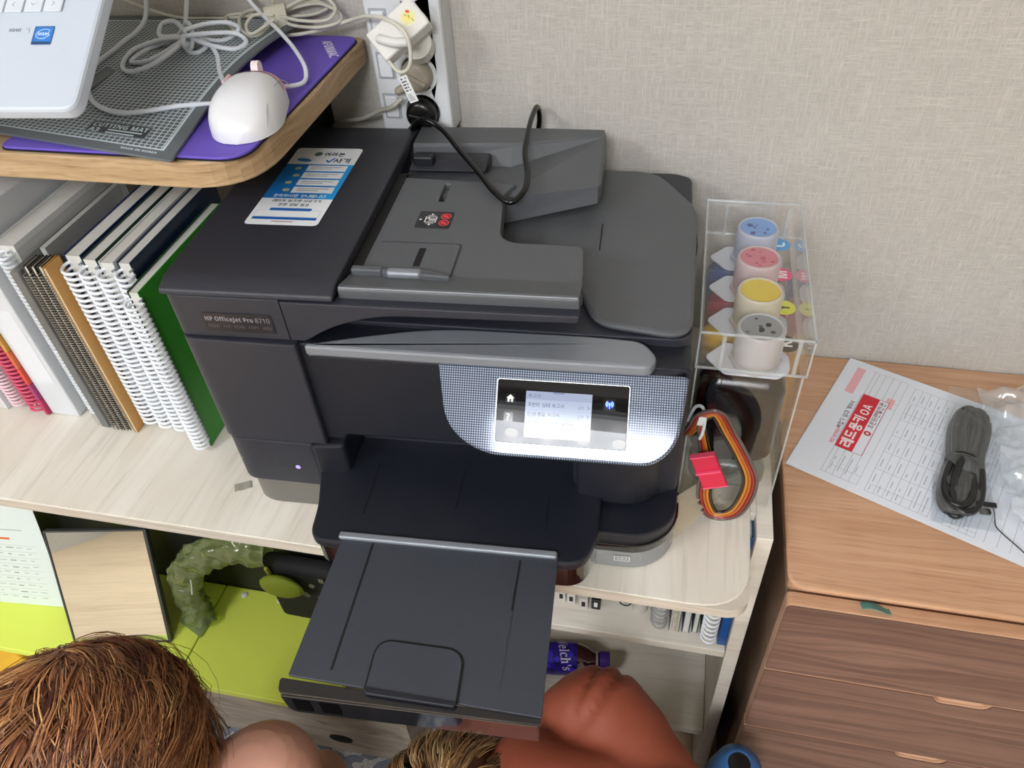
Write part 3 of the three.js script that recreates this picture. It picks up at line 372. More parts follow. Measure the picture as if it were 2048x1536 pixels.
{
  const T = thing('white_cable', 'white cable looped and tied in a knot in the middle of the cutting mat', 'cable', [-.57, 1.118, -.77]); const q = p => wp(T, p), R = .0026;
  obj('long_run', tube(q([[-.66, 1.17, -.9], [-.641, 1.13, -.848], [-.650, 1.118, -.801], [-.648, 1.116, -.749], [-.628, 1.114, -.702], [-.587, 1.112, -.657], [-.548, 1.112, -.642], [-.524, 1.112, -.648], [-.495, 1.113, -.66], [-.455, 1.112, -.672]]), R, 90), M.cord, T);
  obj('mouse_run', tube(q([[-.595, 1.17, -.895], [-.568, 1.14, -.821], [-.547, 1.13, -.773], [-.553, 1.124, -.80], [-.524, 1.126, -.786], [-.512, 1.12, -.775], [-.490, 1.117, -.738], [-.463, 1.117, -.699], [-.452, 1.117, -.685]]), R, 80), M.cord, T);
  [[[-.559, 1.13, -.795], [-.594, 1.125, -.8], [-.623, 1.118, -.787], [-.611, 1.116, -.744], [-.588, 1.118, -.727], [-.566, 1.123, -.735], [-.553, 1.13, -.785]], [[-.563, 1.13, -.803], [-.594, 1.12, -.806], [-.612, 1.116, -.785], [-.608, 1.116, -.757], [-.584, 1.119, -.757], [-.555, 1.13, -.788]], [[-.552, 1.135, -.786], [-.52, 1.135, -.797], [-.501, 1.13, -.809], [-.489, 1.124, -.803], [-.494, 1.122, -.787], [-.52, 1.127, -.782], [-.561, 1.13, -.8]], [[-.552, 1.14, -.79], [-.537, 1.14, -.809], [-.515, 1.138, -.82], [-.508, 1.13, -.826], [-.521, 1.122, -.812], [-.561, 1.13, -.8]], [[-.55, 1.14, -.787], [-.582, 1.14, -.817], [-.6, 1.135, -.821], [-.597, 1.128, -.806], [-.561, 1.13, -.8]], [[-.555, 1.13, -.795], [-.555, 1.12, -.788], [-.539, 1.119, -.78], [-.53, 1.124, -.79], [-.553, 1.13, -.803]]].forEach(p => obj('loop', tube(q(p), R, 70), M.cord, T));
  obj('knot', [tube(q([[-.557, 1.12, -.79], [-.566, 1.13, -.798], [-.557, 1.142, -.806], [-.548, 1.136, -.797], [-.549, 1.122, -.787]]), R, 40, 8, true)], M.cord, T);
}
{
  const T = thing('cream_cable', 'cream cable bundle held by a strap at the wall end of the shelf', 'cable', [-.48, 1.12, -.87]); const q = p => wp(T, p), R = .0019;
  obj('lead', tube(q([[-.73, 1.16, -.88], [-.657, 1.13, -.885], [-.618, 1.122, -.882], [-.582, 1.12, -.886], [-.537, 1.124, -.88], [-.494, 1.13, -.875]]), R, 60), M.cream, T);
  [[[-.49, 1.125, -.876], [-.535, 1.126, -.886], [-.552, 1.125, -.88], [-.52, 1.122, -.838], [-.493, 1.122, -.820], [-.484, 1.123, -.845], [-.488, 1.125, -.876]], [[-.489, 1.131, -.876], [-.52, 1.131, -.884], [-.526, 1.13, -.867], [-.503, 1.126, -.826], [-.483, 1.126, -.816], [-.478, 1.129, -.852]], [[-.475, 1.137, -.85], [-.497, 1.137, -.849], [-.499, 1.133, -.829], [-.484, 1.13, -.81], [-.469, 1.136, -.837]], [[-.485, 1.13, -.88], [-.46, 1.136, -.888], [-.44, 1.14, -.89], [-.424, 1.134, -.888], [-.438, 1.128, -.884], [-.464, 1.126, -.88], [-.484, 1.126, -.876]], [[-.479, 1.131, -.875], [-.456, 1.136, -.884], [-.431, 1.138, -.886], [-.403, 1.131, -.874], [-.399, 1.128, -.858], [-.417, 1.126, -.846], [-.455, 1.127, -.849], [-.476, 1.13, -.864]], [[-.471, 1.137, -.867], [-.45, 1.144, -.882], [-.425, 1.145, -.886], [-.405, 1.138, -.868], [-.41, 1.132, -.853], [-.441, 1.132, -.848], [-.466, 1.135, -.852]]].forEach(p => obj('loop', tube(q(p), R, 60), M.cream, T));
  const g = new THREE.CylinderGeometry(.014, .0155, .024, 24, 1, true); g.scale(1, 1, .82); g.rotateZ(PI / 2); g.rotateY(.5); g.translate(...W(T, -.478, 1.129, -.862)); obj('strap', g, mat(0xd0cdbc, .8, { side: THREE.DoubleSide }), T);
  const tl = patch((u, v) => W(T, -.48 - .004 * v, 1.142 + .012 * v, -.868 - .015 * v + .012 * (u - .5)), 4, 6, .001); obj('strap_end', tl, mat(0xd0cdbc, .8), T);
}
// laptop on its stand
{
  const T = thing('laptop', 'white laptop with printed badges raised on a stand at the upper left', 'laptop', [-.4927, 1.1689, -.5247]); T.rotation.order = 'YXZ'; T.rotation.x = .5424; T.rotation.y = .0844;
  M.lap = mat(0xccd6e2, .4); const w = .36, dp = .235;
  obj('base', plan([[-w, 0, .012], [0, 0, .014], [0, -dp, .012], [-w, -dp, .012]], -.014, 0, .003), M.lap, T);
  const keyM = mat(0xdde4ec, .5); let k = 0; for (let r = 0; r < 6; r++) for (let c = 0; c < 17; c++) { const x = -.035 - c * .0184, z = -.1105 - r * .0168; const key = obj('key', plan([[x - .0168, z + .0142, .002], [x, z + .0142, .002], [x, z, .002], [x - .0168, z, .002]], .0002, .0022, .0007), keyM, T); k++; }
  for (const [x0, a] of [[-.0886, 'left'], [-.0702, 'down'], [-.0518, 'right']]) { const gg = decal(.008, .008); flat(gg, x0 + .0084, .0024, -.1035); obj('key_mark', gg, mat(0xffffff, .5, { map: canv(64, 64, (x) => { x.fillStyle = '#dde4ec'; x.fillRect(0, 0, 64, 64); x.strokeStyle = '#a0a8b2'; x.lineWidth = 6; x.beginPath(); const p = { left: [[40, 14], [20, 32], [40, 50]], down: [[14, 22], [32, 42], [50, 22]], right: [[24, 14], [44, 32], [24, 50]] }[a]; p.forEach((t, i) => x[i ? 'lineTo' : 'moveTo'](...t)); x.stroke(); }) }), T); }
  obj('badge', flat(decal(.0185, .0185, .001), -.0464, .0004, -.0728), mat(0xffffff, .3, { map: canv(256, 256, (x) => { x.fillStyle = '#2f5f9c'; x.fillRect(0, 0, 256, 256); x.fillStyle = '#2f7fd4'; x.fillRect(16, 14, 224, 200); x.strokeStyle = '#d8e8f8'; x.lineWidth = 9; x.beginPath(); x.ellipse(126, 106, 92, 62, -.25, .5, 6.0); x.stroke(); x.fillStyle = '#f0f6ff'; x.font = 'bold 70px sans-serif'; x.fillText('intel', 52, 128, 150); x.fillStyle = '#a8c8ec'; x.font = '30px sans-serif'; x.fillText('inside', 90, 186); x.fillStyle = '#2a4a78'; x.fillRect(16, 214, 224, 30); }) }), T, { label: 'blue square processor badge' });
  obj('port_badge', flat(decal(.0195, .0048), -.0705, .0004, -.0785), mat(0xffffff, .4, { map: canv(256, 60, (x) => { x.fillStyle = '#ccd6e2'; x.fillRect(0, 0, 256, 60); x.fillStyle = '#4a4c52'; x.font = 'bold 56px sans-serif'; x.fillText('HDMI', 8, 50, 200); x.font = '18px sans-serif'; x.fillText('TM', 214, 20); }) }), T);
  const sc = obj('screen', plan([[-w, 0, .012], [0, 0, .012], [0, -.21, .012], [-w, -.21, .012]], 0, .008, .003).rotateX(PI * .5 - .15).translate(0, .004, -dp + .004), M.lap, T);
}
{
  const T = thing('laptop_stand', 'grey metal laptop stand with a perforated bar lying under the laptop', 'laptop stand', [-.68, 1.108, -.8]); const st = mat(0x6d7276, .4, { metalness: .6 });
  const holes = []; for (let i = 0; i < 6; i++) { const z = .045 - i * .022; holes.push([[-.003, z, .003], [.003, z, .003], [.003, z + .006, .003], [-.003, z + .006, .003]]); }
  obj('perforated_bar', plan([[-.0125, .075, .003], [.0125, .075, .003], [.0125, -.09, .003], [-.0125, -.09, .003]], .002, .005, 0, holes).rotateY(.13), st, T);
  obj('arm', [box(.02, .004, .13, -.06, .002, .0, .001), box(.02, .05, .004, -.06, .026, .12, .001)], st, T); obj('arm', [box(.02, .004, .2, .11 - .06, .002, .05, .001)], st, T);
  obj('support', [side([[.14, .004, 0], [.235, .036, 0], [.235, .031, 0], [.16, .004, 0]], -.07, -.05)], st, T);
}
// ---------- power strip, plugs, cords ----------
{
  const T = thing('power_strip', 'white multi-socket power strip with rocker switches mounted on the wall', 'power strip', [-.326, .992, -.8995]);
  const c = [[-.304 + .326 + .009, .128], [-.012 + .022, .079], [.010, .032]];
  const sy = [.130, .078, .032].map(y => y + .0), sx = .0115;
  const holes = []; for (let y = 0; y < 5; y++) holes.push(0);
  const circ = (x, y, r) => { const p = []; for (let i = 0; i < 24; i++) p.push([x + r * Math.cos(-i / 24 * 2 * PI), y + r * Math.sin(-i / 24 * 2 * PI)]); return p; };
  obj('housing', front([[-.034, 0, .003], [.041, 0, .003], [.047, .006, .004], [.047, .34, .004], [-.042, .34, .004], [-.042, .008, .004]], .0272, .0395, .003, [circ(sx, sy[0], .0205), circ(sx, sy[1], .0205), circ(sx, sy[2], .0205), circ(sx, .18, .0205), circ(sx, .23, .0205)]), mat(0xdfe3e6, .38), T);
  obj('base', front([[-.034, 0, .003], [.041, 0, .003], [.047, .006, .004], [.047, .34, .004], [-.042, .34, .004], [-.042, .008, .004]], .0, .027, .001), mat(0xd6dade, .4), T);
  for (const y of [.0385, .087, .135, .183]) { const s = obj('switch', box(.016, .026, .006, -.026, y, .040, .002), mat(0xe6e9ee, .3), T); obj('switch_frame', front([[-.0365, y - .0155, .001], [-.0155, y - .0155, .001], [-.0155, y + .0155, .001], [-.0365, y + .0155, .001]], .0393, .0402, 0, [[[-.0345, y - .0135, 0], [-.0345, y + .0135, 0], [-.0175, y + .0135, 0], [-.0175, y - .0135, 0]]]), mat(0xaab0b6, .5), s); if (y > .1) obj('switch_mark', box(.008, .0012, .0004, -.026, y + .007, .0432), mat(0xc83838, .5), s); }
}
{
  const T = thing('power_adapter', 'white box adapter tilted in the upper socket with a cream cord and paper tag', 'adapter', [-.316, 1.123, -.834], 0, 'plugs in the power strip'); const B = new THREE.Group(); B.name = 'adapter_body'; T.add(B); B.rotation.order = 'YXZ'; B.rotation.set(-.62, .12, .68);
  obj('casing', box(.0625, .036, .022, 0, 0, .014, .003), mat(0xe9e9e4, .35), B); obj('seam_band', box(.0015, .0363, .0223, -.0005, 0, .014, .002), mat(0xd8d8d2, .4), B);
  obj('sticker', (() => { const g = decal(.02, .022); g.rotateZ(-.2); g.translate(.016, .002, .0254); return g; })(), mat(0xffffff, .5, { map: canv(160, 176, (x) => { x.fillStyle = '#e9e6c4'; x.fillRect(0, 0, 160, 176); const gr = x.createRadialGradient(80, 100, 8, 80, 100, 80); gr.addColorStop(0, '#f0e46c'); gr.addColorStop(1, '#e9e9e4'); x.fillStyle = gr; x.fillRect(0, 0, 160, 176); x.fillStyle = '#e05a50'; x.beginPath(); x.ellipse(98, 54, 18, 12, .6, 0, 7); x.fill(); x.strokeStyle = '#5a6a58'; x.lineWidth = 5; x.beginPath(); x.moveTo(60, 60); x.lineTo(74, 84); x.moveTo(92, 80); x.lineTo(90, 110); x.moveTo(104, 120); x.lineTo(112, 150); x.stroke(); }) }), B);
  obj('plug_neck', [new THREE.CylinderGeometry(.0175, .0175, .02, 24).rotateX(PI / 2).translate(.006, -.012, -.02)], mat(0xdad8cf, .4), B);
  obj('cord_boot', [tube([[-.02, .002, .024], [-.021, .001, .031], [-.012, -.012, .033], [-.002, -.02, .033]], .0052, 24, 10)], mat(0xe4e4e0, .4), B);
  const q = p => wp(T, p); obj('cord', tube(q([[-.322, 1.108, -.797], [-.3105, 1.099, -.793], [-.299, 1.104, -.79], [-.293, 1.12, -.788], [-.296, 1.14, -.79], [-.316, 1.150, -.8], [-.344, 1.147, -.82], [-.385, 1.13, -.858], [-.424, 1.119, -.857], [-.459, 1.116, -.848], [-.487, 1.117, -.858], [-.493, 1.124, -.861]]), .0021, 120), M.cream, T);
  obj('cord_tag', [(() => { const g = decal(.0105, .03); g.rotateZ(.34); g.translate(...W(T, -.3005, 1.0835, -.786)); return g; })()], mat(0xffffff, .6, { side: THREE.DoubleSide, map: canv(96, 256, (x) => { x.fillStyle = '#eef0ee'; x.fillRect(0, 0, 96, 256); x.fillStyle = '#5a5e62'; for (let i = 0; i < 5; i++) { x.fillRect(14, 20 + i * 28, 22 + (i * 17) % 20, 14); x.fillRect(62 - (i * 7) % 12, 20 + i * 28, 14, 14); } for (let i = 0; i < 9; i++) x.fillRect(12, 172 + i * 8, 40 + (i * 37) % 34, 3); }) }), T);
}
function roundPlug(name, label, x, y, m, tilt) {
  const T = thing(name, label, 'plug', [x, y, -.8715], 0, 'plugs in the power strip'); const B = new THREE.Group(); B.name = 'plug_body'; T.add(B); B.rotation.z = tilt;
  const g = lathe([[0, .026], [.011, .026], [.0172, .0235], [.0188, .017], [.0188, 0], [0, 0]], 32); g.rotateX(PI / 2); obj('shell', g, m, B); obj('grip', [box(.03, .006, .006, 0, -.001, .0255, .002)], m, B); obj('cord_boot', tube([[-.002, -.010, .02], [-.008, -.018, .023], [-.012, -.024, .024]], .005, 16, 10), m, B);
  return T;
}
{
  M.tan = mat(0x9c9484, .45); const a = roundPlug('grey_plug', 'grey-beige round plug in the middle socket of the power strip', -.3145, 1.07, M.tan, -.5);
  obj('cord', tube(wp(a, [[-.333, 1.047, -.842], [-.345, 1.038, -.84], [-.365, 1.029, -.85], [-.395, 1.013, -.86], [-.424, 1.004, -.87], [-.446, .99, -.882], [-.455, .96, -.89], [-.456, .92, -.892]]), .0028, 70), mat(0xb4b2a8, .5), a);
  const b = roundPlug('black_plug', 'black round plug and power cord in the lowest socket draped over the printer', -.3145, 1.024, mat(0x0d0d0e, .28), -.2);
  obj('cord', tube(wp(b, [[-.325, .998, -.842], [-.318, 1.02, -.833], [-.301, 1.031, -.825], [-.282, 1.026, -.818], [-.246, 1.0195, -.775], [-.215, 1.0135, -.738], [-.191, 1.0085, -.708], [-.172, 1.005, -.697], [-.161, 1.0105, -.711], [-.163, 1.0135, -.743], [-.173, 1.019, -.780], [-.176, 1.024, -.81], [-.178, 1.028, -.85], [-.178, 1.025, -.884], [-.178, 1.005, -.8935], [-.184, .97, -.8935], [-.19, .9, -.89]]), .0031, 150, 10), mat(0x0d0d0e, .22), b);
}
// ---------- notebooks standing on the desk ----------
const coilM = mat(0xf0f4fa, .3), pageTex = tex(64, 512, [0.02, 0.03], (u, v) => { const k = 208 + (vn(u * 2, v * 260) - .5) * 36; return [k, k, k * .97]; }); M.pages = mat(0xffffff, .8, { map: pageTex });
function notebook(label, x, th, zf, H, dp, cover, coil, rr, n, o = {}) {
  const y0 = o.y ?? D, T = thing(o.name || 'notebook', label, 'notebook', [x, y0 + .0005, zf], o.ry || 0, o.group ?? 'notebooks standing on the desk'); if (o.rz) T.rotation.z = o.rz;
  const cm = mat(cover, .4), zs = rr ? -rr * 1.1 : 0, ch = H;
  obj('cover', bb(th / 2 - .0012, th / 2, 0, ch, -dp, zs, .0004), o.right ? mat(o.right, .35) : cm, T); obj('cover', bb(-th / 2, -th / 2 + .0012, 0, ch, -dp, zs, .0004), cm, T);
  obj('pages', bb(-th / 2 + .0014, th / 2 - .0014, .001, ch - .002, -dp + .002, zs - .001), M.pages, T);
  if (rr) { const p = [], R = rr, seg = 9; for (let i = 0; i <= n * seg; i++) { const a = i / seg * 2 * PI; p.push(V(Math.cos(a) * R, .008 + (ch - .016) * i / (n * seg), Math.sin(a) * R - R * .55)); } const c = new THREE.CatmullRomCurve3(p); obj('spiral', new THREE.TubeGeometry(c, n * 12, o.wire || .0019, 6), coil, T); }
  return T;
}
notebook('green-covered spiral notebook standing nearest the printer', -.5645, .014, -.557, .245, .2, 0x1f4a22, coilM, .0095, 33, { right: 0x3f9a34 });
notebook('white spiral notebook directly left of the green one', -.586, .017, -.585, .262, .2, 0x20304a, coilM, .0095, 34);
notebook('white spiral notebook, second to the left of the green one', -.607, .018, -.583, .262, .2, 0xe4e6e4, coilM, .0098, 34);
notebook('white spiral notebook with a dark green cover edge, third left of the green one', -.63, .019, -.585, .262, .2, 0x1c3a2c, coilM, .0105, 34);
notebook('white spiral notebook with a navy cover beside the brown card notebook', -.655, .022, -.589, .262, .2, 0x1c2a5a, coilM, .0115, 33);
notebook('thin brown kraft card notebook among the thin dark spiral notebooks', -.6705, .005, -.574, .262, .025, 0xc8964e, null, 0, 0);
const wireM = mat(0x8e887c, .35, { metalness: .5 });
notebook('thin dark notebook with metal spiral touching the brown kraft card', -.678, .006, -.572, .262, .028, 0x4a4234, wireM, .0038, 70, { wire: .0006 });
notebook('thin dark notebook with metal spiral, middle of the three thin ones', -.6865, .006, -.571, .262, .028, 0x3c362c, wireM, .0038, 70, { wire: .0006 });
notebook('thin dark notebook with metal spiral beside the plastic-wrapped pad', -.695, .006, -.57, .262, .028, 0x4c463c, wireM, .0038, 70, { wire: .0006 });
{
  const T = thing('wrapped_pad', 'dark pad wrapped in crinkled clear plastic among the spiral notebooks', 'pad', [-.712, D + .0005, -.588], 0, 'notebooks standing on the desk');
  obj('pad', bb(-.011, .0, 0, .25, -.19, .012, .001), mat(0x5a5c5a, .6), T); obj('pages', bb(.001, .008, 0, .256, -.19, -.03), M.pages, T);
  obj('wrapper', jitter(new RoundedBoxGeometry(.024, .262, .2, 8, .006).translate(-.004, .132, -.084), .0022, 160, 3), new THREE.MeshPhysicalMaterial({ color: 0xf4f6f6, transmission: .95, roughness: .12, thickness: 0 }), T);
}
notebook('thick white notebook with small white spiral between the wrapped pad and the white folder', -.7425, .03, -.594, .268, .2, 0xe2e4e2, coilM, .0075, 44);
{
  const T = thing('white_folder', 'thick white folder standing beside the rainbow-edged notebook', 'folder', [-.786, D + .0005, -.592], 0, 'notebooks standing on the desk');
  obj('cover', front([[-.023, 0, .003], [.021, 0, .003], [.021, .30, .003], [-.023, .30, .003]], -.21, .004, .002), mat(0xd2d6da, .45), T); obj('label_pocket', box(.03, .12, .0006, -.001, .12, .0042, .0002), mat(0xdfe3e8, .2), T);
}
{
  const T = notebook('red spiral notebook with a rainbow index strip at the left edge', -.8275, .026, -.586, .26, .2, 0xb01c40, mat(0xd05070, .35), .0105, 36, { name: 'red_notebook', right: 0xc43050 });
  const cols = [0x2f9a50, 0x3aa648, 0x6cae3c, 0xa8b03a, 0xc8923a, 0xd86a3a, 0xd84a34, 0x9c3468, 0xb01c50]; cols.forEach((c, i) => obj('index_tab', bb(.0135, .0185, .254 - (i + 1) * .028, .254 - i * .028 - .0006, -.19, .003, .0004), mat(c, .4), T, { label: 'coloured index strip segment' }));
}
notebook('clear-coiled notebook with a red cover left of the rainbow-edged notebook', -.862, .018, -.59, .25, .2, 0xb02848, mat(0xe8c8d0, .25), .009, 40, { name: 'red_notebook' });
notebook('white notebook at the left edge beside the two red notebooks', -.892, .03, -.585, .26, .2, 0xe4e8ee, null, 0, 0);
notebook('dark red book behind the notebooks under the oak shelf', -.935, .05, -.62, .31, .2, 0x7a1c34, null, 0, 0, { name: 'red_book' });
tag(obj('tape_scrap', flat(patch((u, v) => [(u - .5) * .02, .0008 * Math.sin(u * 9) * v, (v - .5) * .012], 6, 4, .0002).rotateX(PI / 2), -.485, D + .0012, -.512, .5), new THREE.MeshPhysicalMaterial({ color: 0xd8d6cc, transmission: .6, roughness: .15 })), 'small scrap of clear tape on the desk left of the printer', 'tape');
// ---------- ink tank ----------
{
  const T = thing('ink_tank', 'clear acrylic external ink tank with four capped ink bags beside the printer', 'ink tank', [.084, D + .0005, -.705]); const w = g => { g.translate(-.084, -D - .0005, .705); return g; };
  const x0 = .033, x1 = .133, z0 = -.828, z1 = -.584, y0 = D + .0005, yt = .902, yc = .946, t = .0028, A = (n, g, m, o) => obj(n, [].concat(g).map(w), m, T, o);
  A('case_panel', bb(x0, x1, y0, y0 + t, z0, z1), M.acrylic); A('case_panel', bb(x0, x0 + t, y0 + t, yt, z0, z1), M.acrylic); A('case_panel', bb(x1 - t, x1, y0 + t, yt, z0, z1), M.acrylic); A('case_panel', bb(x0 + t, x1 - t, y0 + t, yt, z0, z0 + t), M.acrylic); A('case_panel', bb(x0 + t, x1 - t, y0 + t, yt, z1 - t, z1), M.acrylic);
  for (let i = 1; i < 4; i++) A('divider', bb(x0 + t, x1 - t, y0 + t, yt - .012, z0 + i * .061 - .001, z0 + i * .061 + .001), M.acrylic);
  const cx0 = x0 - .001, cx1 = x1 + .003; A('cover_panel', bb(cx0, cx1, yc - t, yc, z0, z1 + .001), M.acrylic); A('cover_panel', bb(cx0, cx0 + t, yt + .001, yc - t, z0, z1 + .001), M.acrylic); A('cover_panel', bb(cx1 - t, cx1, yt + .001, yc - t, z0, z1 + .001), M.acrylic); A('cover_panel', bb(cx0 + t, cx1 - t, yt + .001, yc - t, z1 + .001 - t, z1 + .001), M.acrylic); A('cover_panel', bb(cx0 + t, cx1 - t, yt + .001, yc - t, z0, z0 + t), M.acrylic);
  const es = (a, b) => { const d = V(...b).sub(V(...a)), g = new THREE.BoxGeometry(Math.abs(d.x) + .0018, Math.abs(d.y) + .0018, Math.abs(d.z) + .0018); g.translate((a[0] + b[0]) / 2, (a[1] + b[1]) / 2, (a[2] + b[2]) / 2); return g; };
  for (const [a, b] of [[[cx0, yt, z1], [cx1, yt, z1]], [[cx0, yc, z1], [cx1, yc, z1]], [[cx0, yc, z0], [cx1, yc, z0]], [[cx0, yc, z0], [cx0, yc, z1]], [[cx1, yc, z0], [cx1, yc, z1]], [[cx1, yt, z1], [cx1, yc, z1]], [[cx0, yt, z1], [cx0, yc, z1]], [[cx0, yt, z0], [cx1, yt, z0]], [[x1, y0 + .001, z1], [x1, yt, z1]], [[x0, y0 + .001, z1], [x0, yt, z1]]]) A('polished_edge', es(a, b), M.edge);
  for (const x of [x0 + .022, x1 - .009]) for (const z of [z1 - .003, z0 + .004]) A('hinge_pin', [cyl(.002, .002, .04, x, yt + .02, z, 10)], M.edge);
  const inks = [['black', 0x07080e, 0x85888c, 0x2a2a2c, 'K', '#17181a', '#f4f4f4'], ['yellow', 0xc8a010, 0xd8c030, 0xd4b820, 'Y', '#dce03c', '#4a4a20'], ['magenta', 0xa01840, 0xd07888, 0xb84a64, 'M', '#e8407c', '#ffffff'], ['cyan', 0x1a4a90, 0x6f9fe0, 0x2c4f9c, 'C', '#2ea4ec', '#ffffff']];
  inks.forEach(([nm, ink, disc, spot, ch, bg, fg], i) => {
    const zc = -.620 - i * .0605, xc = .091; const rnd = rng(i + 5);
    const bagG = jitter(jitter(new RoundedBoxGeometry(.088, .132, .05, 26, .022).translate(.083, .815, zc + .002), .005, 36, i * 9), .0016, 120, i * 5);
    const bag = A('ink_bag', bagG, new THREE.MeshPhysicalMaterial({ color: ink, roughness: .2, specularIntensity: .7 }), { label: nm + ' ink bag' });
    obj('bag_foot', w(jitter(new RoundedBoxGeometry(.084, .046, .046, 10, .018).translate(.083, .728, zc + .002), .002, 40, i)), new THREE.MeshPhysicalMaterial({ color: 0xb8c0b8, transmission: .75, roughness: .25, thickness: 0 }), bag);
    A('bag_collar', (() => { const g = plan([[-.042, 0, .006], [-.022, -.024, .004], [.03, -.024, .004], [.042, -.012, .006], [.042, .012, .006], [.03, .024, .004], [-.022, .024, .004]], 0, .0022, .0006); g.translate(.083, .884, zc); return g; })(), mat(0xd4dae4, .35));
    const tint = new THREE.MeshPhysicalMaterial({ color: new THREE.Color(disc).lerp(new THREE.Color(0xffffff), .62), roughness: .35, transmission: .35, thickness: 0 });
    const oct = new THREE.CylinderGeometry(.0262, .0262, .004, 8); oct.translate(xc, .8886, zc);
    const neck = lathe([[.0225, 0], [.0235, .002], [.0225, .004], [.0235, .006], [.0225, .008], [.0235, .010], [.0225, .013], [.024, .014], [.0235, .036], [.022, .0395], [.0205, .04], [.02, .0375], [0, .0372]], 40); neck.translate(xc, .8906, zc);
    const cap = A('ink_cap', [oct, neck], tint, { label: 'translucent screw cap with ' + nm + ' seal' });
    const dg = new THREE.CylinderGeometry(.0195, .0195, .0012, 36); dg.translate(xc, .9286, zc); const dm = obj('cap_seal', w(dg), mat(disc, .35), cap);
    if (nm !== 'yellow') { const sp = []; for (let k = 0; k < 9; k++) { const a = rnd() * 6.3, r = Math.sqrt(rnd()) * .016, s = .001 + rnd() * .0022; const q = new THREE.CylinderGeometry(s, s, .0006, 12); q.scale(1, 1, .6 + rnd() * .5); q.translate(xc + r * Math.cos(a), .9293, zc + r * Math.sin(a)); sp.push(q); } obj('ink_spots', sp.map(w), mat(spot, .25), dm, { kind: 'stuff' }); }
    const st = new THREE.CircleGeometry(.0128, 32); { const u = st.attributes.uv; } flat(keep(st), 0, 0, 0, PI / 2); st.translate(.119, .9005, zc - .013); 
    A('letter_sticker', keep(st), mat(0xffffff, .35, { map: canv(128, 128, (x) => { x.fillStyle = bg; x.fillRect(0, 0, 128, 128); x.fillStyle = fg; x.font = 'bold 92px sans-serif'; x.textAlign = 'center'; x.fillText(ch, 64, 97); }) }));
  });
}
// ink tubes between printer and tank
{
  const pts = [[.005, .79, -.617], [.022, .79, -.601], [.033, .806, -.583], [.040, .84, -.565], [.044, .861, -.557], [.056, .869, -.555], [.072, .843, -.555], [.089, .814, -.551], [.101, .785, -.549], [.1, .75, -.549], [.09, .718, -.553], [.072, .711, -.555], [.061, .73, -.558], [.058, .758, -.562], [.056, .785, -.566], [.048, .822, -.567], [.043, .848, -.567]];
  const c = new THREE.CatmullRomCurve3(pts.map(p => V(...p)), false, 'centripetal'), N = 90; const T = thing('ink_tubes', 'ribbon of five coloured ink tubes looping in front of the clear tank', 'tubes', [.06, D, -.56]);
  const cols = [[0x1a1410, 'black tube'], [0xc07818, 'yellow tube'], [0xb05a1a, 'orange tube'], [0x8e1f18, 'red tube'], [0x5a4a48, 'brown grey tube']];
  cols.forEach(([col, lb], k) => { const off = (k - 2) * .0034, pp = []; for (let i = 0; i <= N; i++) { const u = i / N, p = c.getPointAt(u), t = c.getTangentAt(u); const n = V(-t.y, t.x, 0).normalize().multiplyScalar(off); const fin = Math.min(1, Math.max(.0, (1 - u) * 3 + .35)); pp.push(V(p.x + n.x * fin, p.y + n.y * fin, p.z + t.x * off * .25 + (k - 2) * .0006)); }
    obj('tube', tube(pp.map(p => V(...W(T, p.x, p.y, p.z))), .0018, 140, 8), mat(col, .18, { clearcoat: .6 }), T, { label: lb }); });
}
{
  const T = thing('tube_clamp', 'red plastic clamp hanging on the ink tubes in front of the tank', 'clamp', [.0575, .79, -.553]); T.rotation.z = .38; const m = mat(0xd01c44, .35);
  obj('jaw', box(.026, .024, .006, 0, .010, .001, .0015), m, T); obj('jaw', box(.0255, .022, .006, .0012, -.0135, .0035, .0015), m, T); obj('ridge', [box(.027, .0022, .008, 0, -.0015, .003, .0008), box(.027, .0018, .0075, .0012, -.0245, .0035, .0008), box(.026, .0018, .007, 0, .022, .002, .0008)], mat(0xe05070, .35), T);
}
{
  const T = thing('cable_clip', 'small white hook clip holding the ink tubes at the corner of the tank', 'clip', [.041, .849, -.562]); T.rotation.z = -.12; const m = mat(0xd4dcdc, .35);
  obj('hook', [tube([[-.008, -.012, -.010], [-.005, .012, -.008], [0, .018, -.002], [.004, .012, .006], [.006, -.006, .009], [.0055, -.016, .008]], .0018, 40, 8)], m, T); obj('band', box(.008, .012, .002, .002, .008, .0075, .001), m, T);
}
{
  const T = thing('clear_tape', 'strips of clear packing tape stretched from the printer drawer to the desk by the tank', 'tape', [.01, D, -.48]); const tm = new THREE.MeshPhysicalMaterial({ color: 0xf2ecdc, transmission: .72, roughness: .16, thickness: 0 });
  const strips = [[[.023, .744, -.53], [.070, .736, -.5885], .006], [[.025, .737, -.523], [.075, .728, -.588], .0065], [[.024, .728, -.514], [.079, .719, -.586], .0075], [[.021, .718, -.506], [.078, .711, -.58], .006]];
  for (const [p, q, wd] of strips) obj('strip', patch((u, v) => { const x = p[0] + (q[0] - p[0]) * u, y = p[1] + (q[1] - p[1]) * u + .002 * Math.sin(u * 3), z = p[2] + (q[2] - p[2]) * u, k = wd * (1 - .55 * u) * (v - .5) * 2; return W(T, x + k * .62, y - k * .5, z + k * .62); }, 16, 3, .0003), tm, T);
}
